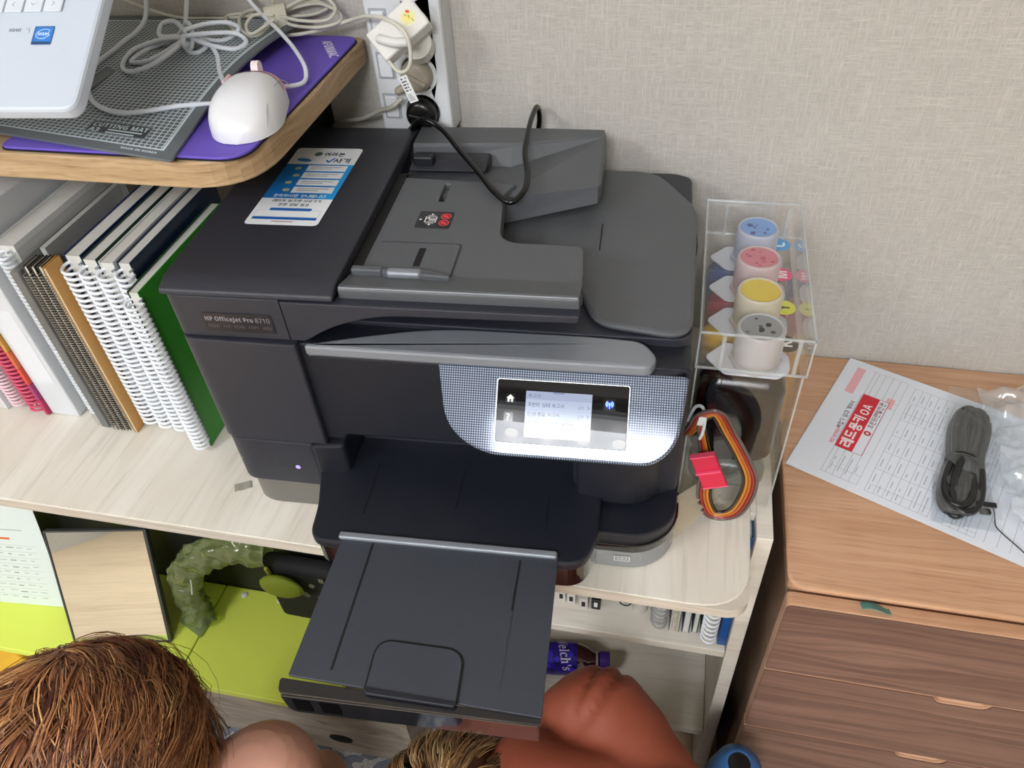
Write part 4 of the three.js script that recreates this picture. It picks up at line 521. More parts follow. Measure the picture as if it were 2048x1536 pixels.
// ---------- on the chest: paper, cable, bags, wire ----------
{
  const T = thing('invoice_sheets', 'stack of white printed forms with a red heading lying on the beech chest', 'papers', [.2583, .6675, -.896]); T.rotation.y = -Math.atan2(.412, .911);   // local x: long side, z: short side
  const Wd = .235, L = .33, pr = canv(1410, 1980, (x, w, h) => {
    x.fillStyle = '#e9eff8'; x.fillRect(0, 0, w, h); const X = a => a * w, Y = a => a * h; const ln = (a, b, c, d, wd = 2.2, col = '#8a929e') => { x.strokeStyle = col; x.lineWidth = wd; x.beginPath(); x.moveTo(X(a), Y(b)); x.lineTo(X(c), Y(d)); x.stroke(); };
    x.fillStyle = '#f0b8c0'; x.fillRect(X(.70), Y(.046), X(.24), Y(.034)); x.fillRect(X(.685), Y(.205), X(.09), Y(.03));
    // grids
    for (const y of [.118, .135, .16, .19, .22, .25]) ln(.055, y, .95, y); ln(.055, .118, .055, .25); ln(.12, .14, .12, .25); ln(.95, .105, .95, .25); ln(.74, .2, .74, .25); ln(.69, .2, .69, .25);
    for (let i = 0; i < 8; i++) { const y = .28 + i * .031; ln(.045, y, .93, y); } for (const a of [.045, .1, .22, .36, .5, .64, .70, .8, .93]) ln(a, .28, a, .497);
    for (let i = 0; i < 6; i++) { const y = .52 + i * .026; ln(.04, y, .93, y); } for (const a of [.04, .07, .2, .4, .62, .93]) ln(a, .52, a, .65); for (let i = 0; i < 3; i++) ln(.04, .68 + i * .04, .93, .68 + i * .04);
    const r = rng(4); x.fillStyle = '#b8c0ca'; for (let i = 0; i < 170; i++) { const yy = .29 + Math.floor(r() * 7) * .031, xx = [.05, .11, .23, .37, .51, .65, .71, .81][Math.floor(r() * 8)]; x.fillRect(X(xx + .008 + r() * .01), Y(yy), X(.02 + r() * .05), 8); } for (let i = 0; i < 60; i++) { x.fillRect(X(.06 + r() * .8), Y(.53 + Math.floor(r() * 5) * .026), X(.02 + r() * .05), 7); } for (let i = 0; i < 20; i++) x.fillRect(X(.07 + r() * .12), Y(.14 + Math.floor(r() * 4) * .028), X(.03), 8);
    // red heading
    x.fillStyle = '#e9eff8'; x.fillRect(X(.262), Y(.183), X(.47), Y(.035)); x.fillStyle = '#d8303e'; x.fillRect(X(.263), Y(.117), X(.472), Y(.066)); x.strokeStyle = '#b84050'; x.lineWidth = 4; x.strokeRect(X(.263), Y(.118), X(.47), Y(.101));
    x.strokeStyle = '#f6eef0'; hangul(x, '레드몽키OA', X(.285), Y(.128), 92, 15, 1.08); x.fillStyle = '#c02838'; x.beginPath(); x.arc(X(.44), Y(.2), 26, 0, 7); x.fill(); x.fillStyle = '#f4e8ea'; x.beginPath(); x.arc(X(.44), Y(.2), 12, 0, 7); x.fill();
    x.strokeStyle = '#7a5058'; hangul(x, '프린터렌탈전문', X(.485), Y(.188), 46, 5, 1.04);
    x.fillStyle = '#d06874'; x.font = 'bold 40px sans-serif'; x.fillText('RED MONKEY', X(.272), Y(.107), 190); x.strokeStyle = '#6a6c76'; hangul(x, '복합기 임대 계약서', X(.40), Y(.087), 40, 5, 1.0); ln(.3, .113, .72, .113, 3, '#70747e');
  });
  for (let i = 0; i < 3; i++) { const g = new THREE.BoxGeometry(L, .0009, Wd); g.translate(L / 2 + i * .0006, .0005 + i * .0010, Wd / 2 - (2 - i) * .0012); obj('sheet', g, mat(0xe2e8f0, .7), T); }
  const dg = new THREE.PlaneGeometry(Wd, L); dg.rotateX(-PI / 2); dg.rotateY(PI / 2); // canvas right -> -z, down -> +x
  dg.translate(L / 2 + .0012, .0031, Wd / 2); obj('printed_page', keep(dg), mat(0xffffff, .65, { map: pr }), T);
}
{
  const T = thing('coiled_cable', 'black cable folded into a tied hank in a clear bag on the printed forms', 'cable', [.366, .672, -.708]); const m = mat(0x1b1c1e, .32);
  for (let i = 0; i < 6; i++) { const o = (i - 2.5) * .0058, up = .007 + (i % 3) * .0062, a = .084 + (i % 2) * .004, wl = .016 + (i % 3) * .0035, pts = []; for (let k = 0; k < 20; k++) { const t = k / 20 * 2 * PI, s = Math.cos(t), pinch = .42 + .58 * Math.pow(Math.abs(s), 1.3) * (s < 0 ? 1.35 : 1); pts.push([s * a * .0 + Math.sin(t) * wl * pinch + o * .5, up + .002 * Math.sin(t * 2 + i), -s * a]); } const g = tube(pts, .0044, 110, 8, true); g.rotateY(-.28); obj('strand', g, m, T); }
  const tie = new THREE.TorusGeometry(.0155, .0028, 8, 24); tie.scale(1.15, .85, 1); tie.rotateY(-.28); tie.translate(0, .013, .004); obj('tie', tie, mat(0x141416, .4), T);
}
const filmM = new THREE.MeshPhysicalMaterial({ color: 0xf3f6f8, transmission: .93, roughness: .14, thickness: 0, side: THREE.DoubleSide });
const filmW = new THREE.MeshPhysicalMaterial({ color: 0xf6f9fc, transmission: .72, roughness: .08, thickness: 0, side: THREE.DoubleSide });
function film(T, c, y, amp, f, seed, nu, nv, m, name, dome = 0) { const g = patch((u, v) => { const x = (c[0][0] * (1 - u) + c[1][0] * u) * (1 - v) + (c[3][0] * (1 - u) + c[2][0] * u) * v, z = (c[0][1] * (1 - u) + c[1][1] * u) * (1 - v) + (c[3][1] * (1 - u) + c[2][1] * u) * v; const rd = Math.abs(fbm(x * f + seed, z * f - seed, 3) - .5) * 2, r2 = Math.abs(vn(x * f * 2.3 + seed * 3 + z * 40, z * f * 2.1) - .5); return W(T, x, y + dome * Math.sin(u * PI) * Math.sin(v * PI) + amp * (rd + r2 * .5), z); }, nu, nv); obj(name, g, m, T); }
{
  const T = thing('zip_bag', 'small clear plastic bag over the lower end of the black cable hank', 'bag', [.36, .676, -.66]);
  film(T, [[.318, -.618], [.388, -.614], [.397, -.704], [.333, -.692]], .689, .006, 60, 2, 26, 26, filmM, 'bag_film', .004); film(T, [[.318, -.616], [.388, -.612], [.397, -.702], [.333, -.690]], .6725, .001, 40, 5, 10, 10, filmM, 'bag_film');
  obj('cable_end', [box(.012, .005, .008, .012, .0135, .034, .002), box(.016, .004, .007, .018, .014, .024, .0015).rotateY(0)], mat(0x111112, .3), T);
}
{
  const T = thing('plastic_bag', 'large crinkled clear plastic bag at the right edge of the chest', 'bag', [.46, .674, -.73]);
  film(T, [[.40, -.60], [.60, -.56], [.62, -.86], [.405, -.835]], .685, .026, 28, 8, 90, 90, filmW, 'bag_film', .035); film(T, [[.335, -.70], [.42, -.64], [.46, -.80], [.37, -.83]], .693, .008, 40, 4, 40, 40, filmM, 'bag_film', .008);
}
{
  const T = thing('thin_wire', 'thin black wire trailing over the printed forms to the right edge', 'wire', [.4, .674, -.6]);
  obj('strand', tube(wp(T, [[.372, .686, -.638], [.381, .69, -.632], [.385, .68, -.624], [.386, .676, -.618], [.404, .675, -.592], [.43, .673, -.56], [.47, .672, -.52]]), .0007, 60, 6), mat(0x222224, .4), T);
}
tag(obj('teal_wrapper', [patch((u, v) => [.236 + u * .03, .6512 + .003 * Math.sin(u * 5) + v * .006, -.5085 + .012 * v - u * .0], 8, 4, .0005)], new THREE.MeshPhysicalMaterial({ color: 0x6fb0ae, roughness: .25, transmission: .3 })), 'scrap of teal plastic caught above the top drawer of the chest', 'wrapper');
// ---------- in the shelves ----------
{
  const c = [[-.928, .2405, -.474], [-.761, .2405, -.506], [-.78, .44, -.59], [-.943, .44, -.555]]; const T = thing('mirror', 'rectangular mirror in a thin dark frame leaning on the lime shelf', 'mirror', [(c[0][0] + c[1][0]) / 2, .241, (c[0][2] + c[1][2]) / 2]);
  const X = V(...c[1]).sub(V(...c[0])), wd = X.length(); X.normalize(); let Y = V(...c[2]).sub(V(...c[1])); Y.sub(X.clone().multiplyScalar(Y.dot(X))); const ht = Y.length(); Y.normalize(); const Z = X.clone().cross(Y); const mtx = new THREE.Matrix4().makeBasis(X, Y, Z); T.quaternion.setFromRotationMatrix(mtx);
  obj('frame', front([[-wd / 2, 0, .002], [wd / 2, 0, .002], [wd / 2, ht, .002], [-wd / 2, ht, .002]], -.006, .0025, .0006, [[[-wd / 2 + .003, .003, 0], [-wd / 2 + .003, ht - .003, 0], [wd / 2 - .0055, ht - .003, 0], [wd / 2 - .0055, .003, 0]]]), mat(0x3b3e3c, .4), T); obj('glass', bb(-wd / 2 + .002, wd / 2 - .004, .002, ht - .002, -.005, .0012), new THREE.MeshPhysicalMaterial({ color: 0xd8dcd8, metalness: 1, roughness: .02 }), T); obj('back_board', bb(-wd / 2 + .001, wd / 2 - .001, .001, ht - .001, -.0085, -.0061), M.black, T);
}
{
  const T = thing('printed_sheet', 'white printed sheet with an orange bar leaning beside the mirror', 'paper', [-1.09, .241, -.522]);
  const g = patch((u, v) => W(T, -1.20 + .212 * u + .006 * v, .241 + .29 * v, -.512 - .019 * u - .075 * v - .006 * Math.sin(v * PI)), 10, 12, .0004);
  obj('sheet', g, mat(0xffffff, .7, { map: canv(800, 1100, (x, w, h) => { x.fillStyle = '#d9e4e0'; x.fillRect(0, 0, w, h); x.fillStyle = '#d4683e'; x.fillRect(330, 560, 230, 16); const r = rng(9); x.fillStyle = '#a8b8b0'; for (let j = 0; j < 9; j++) { x.fillRect(60, 620 + j * 50, 660, 2); for (let i = 0; i < 9; i++) { x.fillStyle = i % 3 ? '#b0c0b8' : '#7c8a88'; x.fillRect(80 + i * 72, 632 + j * 50 + (r() * 12), 20 + r() * 34, 7); } x.fillStyle = '#a8b8b0'; } for (let j = 0; j < 10; j++) x.fillRect(70, 60 + j * 48, 300 + r() * 320, 8); }) }), T);
}
{
  const T = thing('crumpled_wrapper', 'crumpled green clear plastic wrapper arched over the lime shelf', 'wrapper', [-.68, .241, -.59]);
  const pts = [[-.575, .415, -.595], [-.62, .418, -.592], [-.67, .402, -.59], [-.715, .372, -.588], [-.742, .325, -.575], [-.737, .275, -.56], [-.725, .2445, -.548]].map(p => V(...W(T, ...p))); const c = new THREE.CatmullRomCurve3(pts); const g0 = new THREE.TubeGeometry(c, 90, .029, 30); const p = g0.attributes.position; for (let i = 0; i < p.count; i++) { const r = Math.floor(i / 31) / 90, cc = c.getPoint(r); const k = .5 + .95 * v3n(p.getX(i) * 95, p.getY(i) * 95, p.getZ(i) * 95); p.setXYZ(i, cc.x + (p.getX(i) - cc.x) * k, Math.max(.0015, cc.y + (p.getY(i) - cc.y) * k), cc.z + (p.getZ(i) - cc.z) * k * .7); } g0.computeVertexNormals();
  obj('film', g0, new THREE.MeshPhysicalMaterial({ color: 0xb8c688, transmission: .72, roughness: .14, thickness: 0, side: THREE.DoubleSide }), T);
  obj('flap', patch((u, v) => W(T, -.765 + u * .05 + .004 * v, .2425 + .004 * Math.abs(vn(u * 9, v * 9) - .5) + .02 * v * (1 - u), -.54 - .045 * v + .02 * u), 16, 16, .0003), new THREE.MeshPhysicalMaterial({ color: 0xb8c890, transmission: .6, roughness: .2, side: THREE.DoubleSide }), T);
  obj('drawstring', tube(wp(T, [[-.575, .40, -.578], [-.572, .37, -.58], [-.57, .34, -.588], [-.565, .315, -.6], [-.557, .296, -.606]]), .0036, 30, 8), mat(0xa0a032, .5), T);
  obj('fastener', box(.007, .018, .007, ...W(T, -.5705, .338, -.586), .002), mat(0xd89a20, .4), T); obj('slide_clip', tube(wp(T, [[-.71, .36, -.558], [-.713, .345, -.556], [-.718, .325, -.553]]), .0016, 12, 6), mat(0xdde4e4, .3), T);
}
{
  const T = thing('cloth_pouch', 'black cloth pouch with white flecks behind the lime shelf', 'pouch', [-.53, .241, -.598]); const g = jitter(new RoundedBoxGeometry(.13, .16, .034, 10, .016).translate(0, .082, 0), .006, 20, 7);
  obj('pouch', g, mat(0x101012, .8), T); const fl = [], r = rng(12); for (let i = 0; i < 11; i++) { const q = decal(.012, .009, .003); q.rotateZ(r() * 3); q.translate(-.01 + r() * .07, .075 + r() * .075, .0215 + r() * .001); fl.push(q); } obj('flecks', fl, mat(0x6a6a58, .7), T, { kind: 'stuff' });
}
{
  const T = thing('green_cushion', 'small round olive green cushion behind the crumpled wrapper', 'cushion', [-.55, .374, -.565]); obj('cushion', jitter(new THREE.SphereGeometry(.029, 28, 20).scale(1.25, .9, .42), .003, 30, 2), mat(0x7f8f1c, .7), T); obj('seam', new THREE.TorusGeometry(.029, .0012, 6, 40).scale(1.25, .9, 1), mat(0x6a7818, .7), T);
}
{
  const T = thing('juice_bottle', 'plastic bottle of purple grape juice lying in the open compartment', 'bottle', [-.112, .2155, -.607]); T.rotation.set(0, .12, -PI / 2);
  const dark = new THREE.MeshPhysicalMaterial({ color: 0x3a1418, roughness: .08, clearcoat: 1, clearcoatRoughness: .05 });
  obj('bottle', lathe([[0, -.075], [.020, -.074], [.026, -.068], [.0262, -.02], [.0255, .0], [.0262, .012], [.025, .028], [.019, .043], [.0125, .052], [.0115, .062], [0, .062]], 32), dark, T);
  const lab = new THREE.CylinderGeometry(.0268, .0268, .05, 36, 1, true); obj('label', keep(lab), mat(0xffffff, .3, { map: canv(512, 160, (x) => { x.fillStyle = '#2a1c86'; x.fillRect(0, 0, 512, 160); const r = rng(2); for (let i = 0; i < 40; i++) { x.fillStyle = i % 2 ? '#3a2cc0' : '#1a1050'; x.beginPath(); x.arc(r() * 512, r() * 160, 14, 0, 7); x.fill(); } x.fillStyle = '#d8d0ec'; x.font = 'italic bold 66px serif'; for (const a of [40, 300]) { x.save(); x.translate(a, 110); x.rotate(-.2); x.fillText("Welch's", 0, 0, 190); x.restore(); } }) }), T);
  obj('cap', [lathe([[0, .078], [.0135, .078], [.0148, .0765], [.0148, .062], [.0135, .0615], [0, .0615]], 28)], mat(0x3c1a78, .35), T); obj('neck_ring', [lathe([[.0125, .0555], [.0142, .0565], [.0142, .0585], [.0125, .0595]], 28)], mat(0x9a8a90, .3), T);
}
for (const [x, z, lb, c] of [[-.106, -.578, 'small white tag box, leftmost in the row on the inner shelf', 0xd4d0c8], [-.0915, -.576, 'small white tag box, second from left in the row on the inner shelf', 0xd4d0c8], [-.0735, -.571, 'small white tag box beside the black one on the inner shelf', 0xd4d0c8], [-.0565, -.573, 'small black tag box at the right end of the row', 0x17181a]]) { const T = thing('tag_box', lb, 'box', [x, .4405, z], 0, 'small boxes on the inner shelf'); obj('body', box(.0125, .024, .02, 0, .012, -.01, .0015), mat(c, .5), T); obj('window', box(.005, .011, .0008, 0, .013, .0002, .0003), c === 0x17181a ? M.white : M.black, T); }
notebook('notebook with a black wire coil on the inner bookcase shelf', -.017, .02, -.585, .21, .2, 0x9a9484, mat(0x151515, .3), .0095, 24, { y: .44, group: 'notebooks on the inner shelf', wire: .001 });
{ const T = thing('paper_roll', 'small white paper roll beside the black coil notebook', 'roll', [.004, .4405, -.588]); obj('roll', lathe([[.004, 0], [.0105, 0], [.0112, .001], [.0112, .07], [.0105, .071], [.004, .071]], 28), mat(0xc8c4bc, .7), T); obj('core', lathe([[.0028, .0], [.004, 0], [.004, .0712], [.0028, .0712]], 20), M.greyWood, T); }
notebook('notebook with large grey rings on the inner bookcase shelf', .031, .022, -.558, .235, .2, 0x8c8c88, mat(0xa8aaa8, .3), .0095, 22, { y: .44, group: 'notebooks on the inner shelf', wire: .0014 });
notebook('grey notebook with a thin beaded binding on the inner bookcase shelf', .052, .014, -.556, .235, .2, 0x70706c, mat(0xc8c0b0, .3), .0028, 40, { y: .44, group: 'notebooks on the inner shelf', wire: .0012 });
notebook('slim blue-grey folder between the ring notebooks on the inner shelf', .0675, .01, -.56, .235, .2, 0x3c4a66, null, 0, 0, { name: 'slim_folder', y: .44, group: 'notebooks on the inner shelf' });
notebook('slim green-edged folder between the ring notebooks on the inner shelf', .0795, .008, -.562, .235, .2, 0x2c4a40, null, 0, 0, { name: 'slim_folder', y: .44, group: 'notebooks on the inner shelf' });
notebook('notebook with big white rings at the right end of the inner shelf', .0965, .019, -.548, .23, .2, 0x24463a, coilM, .0098, 20, { y: .44, group: 'notebooks on the inner shelf', wire: .0016 });
{ const T = thing('blue_folder', 'blue plastic folder against the right side of the bookcase', 'folder', [.115, .4405, -.55], 0, 'notebooks on the inner shelf'); obj('cover', [bb(-.0055, -.0045, 0, .243, -.2, 0, .0003), bb(.0045, .0055, 0, .243, -.2, 0, .0003), bb(-.0055, .0055, 0, .243, -.0012, 0, .0005)], mat(0x1f5296, .3), T); obj('pages', bb(-.004, .004, .001, .238, -.198, -.003), M.pages, T); }
// ---------- people ----------
function sdfMesh(caps, res, c, ext, k) {          // tapered capsules joined smoothly, meshed on a grid
  const mc = new MarchingCubes(res, new THREE.MeshStandardMaterial(), false, false, 200000), h = res / 2, A = V(), P = V(); mc.isolation = 0;
  const cs = caps.map(q => { const a = V(...q[0]), b = V(...q[1]), d = b.clone().sub(a); return { a, d, l: Math.max(1e-9, d.lengthSq()), r0: q[2], r1: q[3] }; });
  for (let z = 0; z < res; z++) for (let y = 0; y < res; y++) for (let x = 0; x < res; x++) {
    P.set(c[0] + (x - h) / h * ext, c[1] + (y - h) / h * ext, c[2] + (z - h) / h * ext); let s = 10;
    for (const q of cs) { A.copy(P).sub(q.a); const t = Math.max(0, Math.min(1, A.dot(q.d) / q.l)); A.addScaledVector(q.d, -t); const d = A.length() - (q.r0 + (q.r1 - q.r0) * t), m = Math.max(k - Math.abs(s - d), 0) / k; s = Math.min(s, d) - m * m * k * .25; }
    mc.field[x + y * res + z * res * res] = -s;
  }
  mc.update(); const n = mc.count, pos = new Float32Array(n * 3), nor = new Float32Array(n * 3);
  for (let i = 0; i < n; i++) for (let j = 0; j < 3; j++) { pos[i * 3 + j] = mc.positionArray[i * 3 + j] * ext + c[j]; nor[i * 3 + j] = mc.normalArray[i * 3 + j]; }
  const g = new THREE.BufferGeometry(); g.setAttribute('position', new THREE.BufferAttribute(pos, 3)); g.setAttribute('normal', new THREE.BufferAttribute(nor, 3));
  const m = mergeVertices(g, 1e-5); m.deleteAttribute('normal'); m.computeVertexNormals(); return m;
}
function hairMesh(o) {                            // wavy locks of fine strands flowing over a skull
  const r = rng(o.seed), P = [], C = [], I = [], cs = o.cols.map(c => new THREE.Color(c)), K = 15, F = V(...o.flow);
  const Q = new THREE.Quaternion().setFromUnitVectors(V(0, 1, 0), V(-F.x, .45 - F.y, -F.z).normalize()), ell = p => Math.hypot(p.x / o.rx, p.y / o.ry, p.z / o.rz);
  for (let s = 0; s < o.locks; s++) {
    const fly = s > o.locks * .9, a = r() * 2 * PI, e = Math.acos(1 - Math.pow(r(), 2.3) * 1.3); let p = V(Math.sin(e) * Math.cos(a), Math.cos(e), Math.sin(e) * Math.sin(a)).applyQuaternion(Q); p.set(p.x * o.rx, p.y * o.ry, p.z * o.rz);
    const base = cs[Math.floor(r() * cs.length)].clone().multiplyScalar(.75 + r() * .5), len = o.len * (.6 + r() * .7), ph = r() * 6.3, wf = o.wave * (.7 + r() * .6), wa = o.curl * (.5 + r()), lift = o.puff * (r() * .7 + (fly ? .8 : 0)), G = [];
    for (let k = 0; k <= K; k++) {
      const n = V(p.x / o.rx ** 2, p.y / o.ry ** 2, p.z / o.rz ** 2).normalize(), rad = V(p.x, 0, p.z).normalize(); const d = F.clone().addScaledVector(rad, o.spread); if (p.y < 0) d.y -= .8; d.addScaledVector(n, -d.dot(n) * (p.y < -.02 ? .5 : 1)); if (d.lengthSq() < 1e-6) d.set(.1, -.1, .1); d.normalize();
      const sd = d.clone().cross(n).normalize(), t = k / K, q = p.clone().addScaledVector(sd, Math.sin(k * wf + ph) * wa * (.2 + t)).addScaledVector(n, (.003 + lift * t * .5) + Math.cos(k * wf + ph) * wa * .5 * (.2 + t)); G.push({ q, n, sd });
      p = p.clone().addScaledVector(d, len / K); const l = ell(p); if (l < 1 || p.y > -.01) p.multiplyScalar(1 / l);
    }
    const ns = fly ? 2 : o.strands;
    for (let m = 0; m < ns; m++) {
      const u0 = (r() + r() - 1) * o.lock, v0 = r() * o.lock * .7, w0 = o.w * (.6 + r() * .7), col = base.clone().multiplyScalar(.7 + r() * .6), cut = .75 + r() * .25, tw = r() * .8, b0 = P.length / 3;
      const pts = G.map((g, k) => { const t = k / K, f = (.35 + 1.0 * Math.sin(PI * Math.min(1, t * .85 + .1))) * (1 + tw * t * .4); return g.q.clone().addScaledVector(g.sd, u0 * f).addScaledVector(g.n, v0 * f); }), E = Math.floor(K * cut);
      for (let k = 0; k <= E; k++) { const t = pts[Math.min(E, k + 1)].clone().sub(pts[Math.max(0, k - 1)]).normalize(), n = G[k].n, sd = t.clone().cross(n).normalize(), w = w0 * (1 - Math.pow(k / E, 3) * .92), sh = .85 + .3 * Math.sin(k * wf + ph + 1); for (const [u, v] of [[-1, 0], [0, .8], [1, 0]]) { P.push(pts[k].x + sd.x * w * u + n.x * w * v, pts[k].y + sd.y * w * u + n.y * w * v, pts[k].z + sd.z * w * u + n.z * w * v); C.push(col.r * sh, col.g * sh, col.b * sh); } }
      for (let k = 0; k < E; k++) for (const [u, v] of [[0, 1], [1, 2]]) { const a1 = b0 + k * 3 + u, b1 = b0 + k * 3 + v, c1 = a1 + 3, d1 = b1 + 3; I.push(a1, b1, c1, b1, d1, c1); }
    }
  }
  const g = new THREE.BufferGeometry(); g.setAttribute('position', new THREE.BufferAttribute(new Float32Array(P), 3)); g.setAttribute('color', new THREE.BufferAttribute(new Float32Array(C), 3)); g.setIndex(I); g.computeVertexNormals(); return g;
}
function headMesh() {                              // face towards -z
  const q = [[[0, .012, .008], [0, .012, -.004], .078, .076], [[0, -.03, -.02], [0, -.065, -.045], .058, .034], [[0, .0, -.085], [0, -.022, -.098], .008, .013], [[-.078, -.008, .0], [-.082, .015, .006], .012, .014], [[.078, -.008, .0], [.082, .015, .006], .012, .014], [[0, -.055, .02], [0, -.13, .03], .048, .05], [[-.018, -.05, -.078], [.018, -.05, -.078], .007, .007], [[-.045, .022, -.066], [-.018, .022, -.076], .01, .01], [[.045, .022, -.066], [.018, .022, -.076], .01, .01]];
  return sdfMesh(q, 64, [0, -.01, -.01], .15, .02);
}
const skin = mat(0xd6a08a, .5, { sheen: .3 });
{
  const T = thing('person', 'person with wavy reddish brown hair and a bare shoulder seen from above', 'person', [-.48, .0125, -.1]); const L = (p) => W(T, ...p);
  const H = [-.553, .585, -.218], shR = [-.392, .505, -.262], shL = [-.63, .50, -.12];
  const B = [[[-.478, .17, -.02], [-.475, .33, -.08], .135, .12], [[-.475, .33, -.08], [-.495, .46, -.17], .12, .095], [[-.39, .515, -.24], [-.62, .49, -.13], .055, .055], [[-.51, .49, -.19], [-.545, .535, -.205], .05, .048],
    [shR, [-.385, .33, -.17], .056, .04], [[-.385, .33, -.17], [-.42, .235, -.31], .038, .026], [shL, [-.70, .31, -.10], .052, .04], [[-.70, .31, -.10], [-.62, .22, -.28], .038, .026],
    [[-.42, .125, -.03], [-.36, .20, .13], .085, .06], [[-.36, .20, .13], [-.44, .075, .22], .055, .04], [[-.56, .12, -.03], [-.72, .2, .1], .085, .06], [[-.72, .2, .1], [-.58, .07, .2], .055, .04], [[-.44, .075, .22], [-.48, .055, .28], .035, .03], [[-.58, .07, .2], [-.52, .05, .27], .035, .03]];
  for (const [w, e, s] of [[[-.42, .235, -.31], [-.435, .20, -.345], 1], [[-.62, .22, -.28], [-.60, .19, -.33], -1]]) { const d = [e[0] - w[0], e[1] - w[1], e[2] - w[2]]; B.push([w, e, .026, .022]); for (let f = 0; f < 4; f++) { const o = (f - 1.5) * .015, l = [.9, 1.05, 1, .75][f]; const k0 = [e[0] + o * .8, e[1], e[2] + o * .5], k1 = [k0[0] + d[0] * l, k0[1] + d[1] * l - .01, k0[2] + d[2] * l]; B.push([k0, k1, .009, .0085]); B.push([k1, [k1[0] + d[0] * .6, k1[1] - .026, k1[2] + d[2] * .6], .0085, .0075]); } B.push([[w[0] + s * .02, w[1], w[2]], [e[0] + s * .035, e[1] - .01, e[2] + .01], .011, .009]); }
  const body = sdfMesh(B, 100, [-.49, .32, -.06], .48, .035); body.translate(-T.position.x, -T.position.y, -T.position.z);
  const hm = headMesh(); hm.rotateX(-.5); hm.rotateY(.25); hm.translate(...L(H));
  obj('body', [body, hm], skin, T);
  const Tp = [[[-.478, .175, -.02], [-.475, .33, -.08], .148, .132], [[-.475, .33, -.08], [-.495, .44, -.165], .132, .107], [[-.45, .505, -.215], [-.57, .49, -.15], .052, .052]]; const top = sdfMesh(Tp, 64, [-.48, .3, -.08], .36, .04); top.translate(-T.position.x, -T.position.y, -T.position.z); obj('tank_top', jitter(top, .006, 14, 2), mat(0x151518, .85), T, { label: 'black sleeveless top' });
  const Sh = [[[-.478, .17, -.01], [-.478, .2, -.03], .148, .15], [[-.42, .13, -.03], [-.37, .185, .08], .1, .085], [[-.56, .125, -.03], [-.67, .18, .06], .1, .085]]; const sh = sdfMesh(Sh, 48, [-.48, .15, .0], .33, .04); sh.translate(-T.position.x, -T.position.y, -T.position.z); obj('shorts', sh, mat(0x24262c, .85), T);
  const hair = hairMesh({ seed: 3, locks: 1300, strands: 10, rx: .102, ry: .102, rz: .108, len: .22, w: .0007, wave: .8, curl: .02, puff: .055, lock: .0085, spread: .3, flow: [.25, -.35, .55], cols: [0x54281a, 0x8a5632, 0xa8744a, 0x64381f, 0xc2925f, 0x784a2c, 0x94623c] });
  hair.translate(...L([H[0] + .004, H[1] + .028, H[2] + .008])); const cap = jitter(new THREE.SphereGeometry(1, 40, 28).scale(.112, .112, .116), .006, 40, 1).translate(...L([H[0] + .004, H[1] + .026, H[2] + .008]));
  const capC = new Float32Array(cap.attributes.position.count * 3); for (let i = 0; i < capC.length; i += 3) { const c = new THREE.Color(0x5e3219); capC[i] = c.r; capC[i + 1] = c.g; capC[i + 2] = c.b; } cap.setAttribute('color', new THREE.BufferAttribute(capC, 3));
  obj('hair', [hair, cap], mat(0xffffff, .42, { vertexColors: true, sheen: .4, sheenColor: new THREE.Color(0xc88a58) }), T, { label: 'long wavy reddish brown hair with lighter strands' });
}
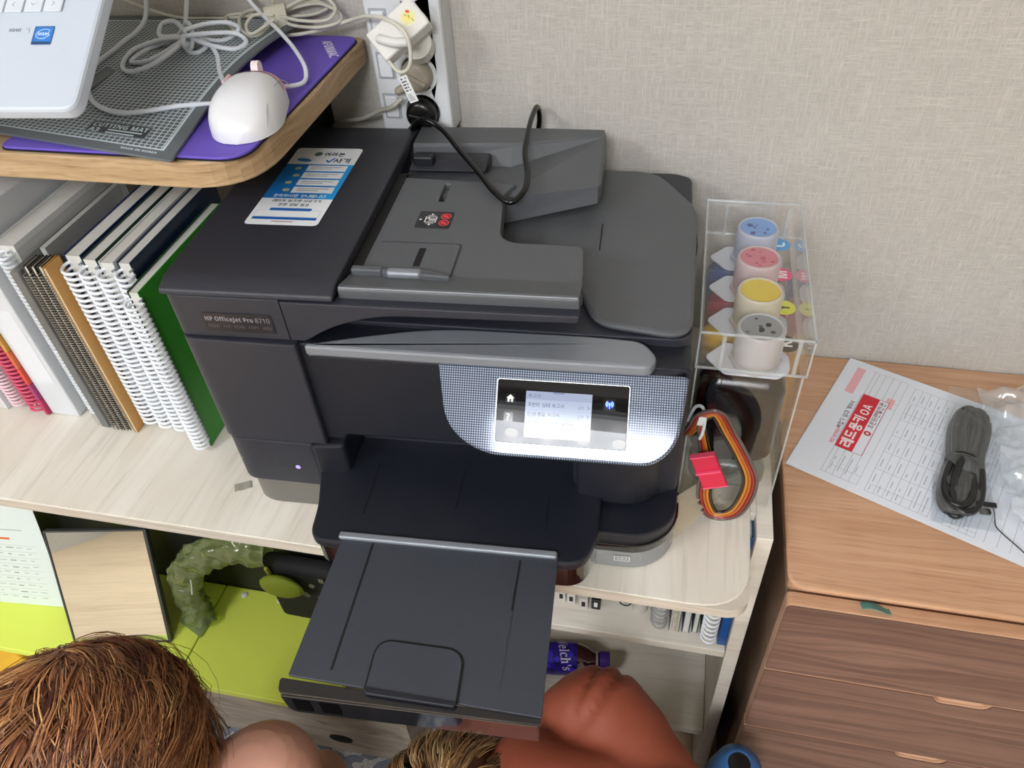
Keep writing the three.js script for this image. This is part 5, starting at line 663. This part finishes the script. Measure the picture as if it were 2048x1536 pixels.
{
  const T = thing('person', 'person in rust brown clothing with light brown hair below the printer tray', 'person', [-.03, .0125, -.15]); const mv = g => { g.translate(-T.position.x, -T.position.y, -T.position.z); return g; };
  const H = [-.172, .448, -.262];
  const B = [[[-.06, .165, -.05], [-.07, .30, -.13], .115, .1], [[-.07, .30, -.13], [-.12, .36, -.19], .092, .066], [[-.21, .37, -.19], [.02, .38, -.26], .05, .055], [[-.12, .36, -.22], [H[0], H[1] - .07, H[2]], .045, .045], [[.03, .42, -.29], [-.028, .47, -.385], .05, .045], [[-.028, .47, -.385], [-.07, .40, -.29], .042, .032], [[-.22, .36, -.18], [-.235, .2, -.1], .05, .04], [[-.235, .2, -.1], [-.19, .14, -.22], .038, .026], [[-.0, .13, -.05], [.14, .19, .06], .085, .06], [[.14, .19, .06], [.02, .07, .18], .055, .04], [[-.11, .13, -.05], [-.19, .18, .06], .085, .06], [[-.19, .18, .06], [-.1, .075, .18], .055, .04]];
  const hm = headMesh(); hm.rotateX(-.6); hm.translate(H[0] - T.position.x, H[1] - T.position.y, H[2] - T.position.z);
  obj('body', [mv(sdfMesh(B, 90, [-.05, .27, -.1], .42, .03)), hm], skin, T);
  const S = [[[-.027, .478, -.398], [.034, .44, -.325], .068, .074], [[-.042, .474, -.400], [.0, .46, -.36], .063, .07], [[-.088, .497, -.306], [.03, .475, -.29], .064, .072], [[-.07, .28, -.12], [-.11, .36, -.19], .15, .108], [[-.06, .165, -.05], [-.07, .28, -.12], .15, .15], [[-.21, .365, -.185], [.02, .39, -.25], .072, .08], [[-.215, .36, -.18], [-.237, .22, -.1], .07, .058]];
  const g = sdfMesh(S, 120, [-.06, .3, -.2], .34, .012); const p = g.attributes.position, n = g.attributes.normal; for (let i = 0; i < p.count; i++) { const x = p.getX(i), y = p.getY(i), z = p.getZ(i), s = x * .55 - z * .83, t = x * .83 + z * .55; const a = Math.pow(Math.abs(vn(t * 42 + 3 + s * 9, s * 11 + y * 8) - .5) * 2, .8) * .0075 - .004 + (vn(t * 16, s * 12) - .5) * .01; p.setXYZ(i, x + n.getX(i) * a, y + n.getY(i) * a, z + n.getZ(i) * a); } g.computeVertexNormals();
  obj('rust_top', mv(g), mat(0x8c452f, .62, { sheen: .5, sheenColor: new THREE.Color(0xb86a50), sheenRoughness: .5 }), T, { label: 'creased rust brown top' });
  const tr = sdfMesh([[[-.06, .165, -.04], [-.06, .18, -.05], .14, .14], [[-.0, .13, -.05], [.14, .19, .06], .1, .075], [[.14, .19, .06], [.03, .08, .17], .07, .055], [[-.11, .13, -.05], [-.19, .18, .06], .1, .075], [[-.19, .18, .06], [-.11, .085, .17], .07, .055]], 64, [-.06, .15, .04], .34, .03); obj('trousers', mv(tr), mat(0x2c2e36, .85), T);
  const hair = hairMesh({ seed: 8, locks: 380, strands: 12, rx: .088, ry: .09, rz: .092, len: .16, w: .0007, wave: .8, curl: .008, puff: .02, lock: .007, spread: .7, flow: [.1, -.2, -.2], cols: [0x8a6440, 0xb08a5e, 0x9a744c, 0xc8a878, 0x6e4e30] });
  hair.translate(H[0] - T.position.x, H[1] + .02 - T.position.y, H[2] - T.position.z); obj('hair', [hair], mat(0xffffff, .45, { vertexColors: true }), T, { label: 'light brown hair' });
}
{
  const T = thing('blue_jug', 'blue plastic jug with a black opening standing on the floor by the chest', 'jug', [.148, .0, -.425]);
  obj('jug', lathe([[0, 0], [.035, 0], [.04, .006], [.041, .2], [.038, .32], [.03, .366], [.018, .378], [.014, .376], [0, .37]], 40), mat(0x3a6aa4, .35), T); obj('opening', lathe([[0, .3785], [.013, .3785], [.014, .3775], [.0135, .374], [0, .372]], 28), mat(0x06080a, .2), T);
}
renderer.render(scene, camera);
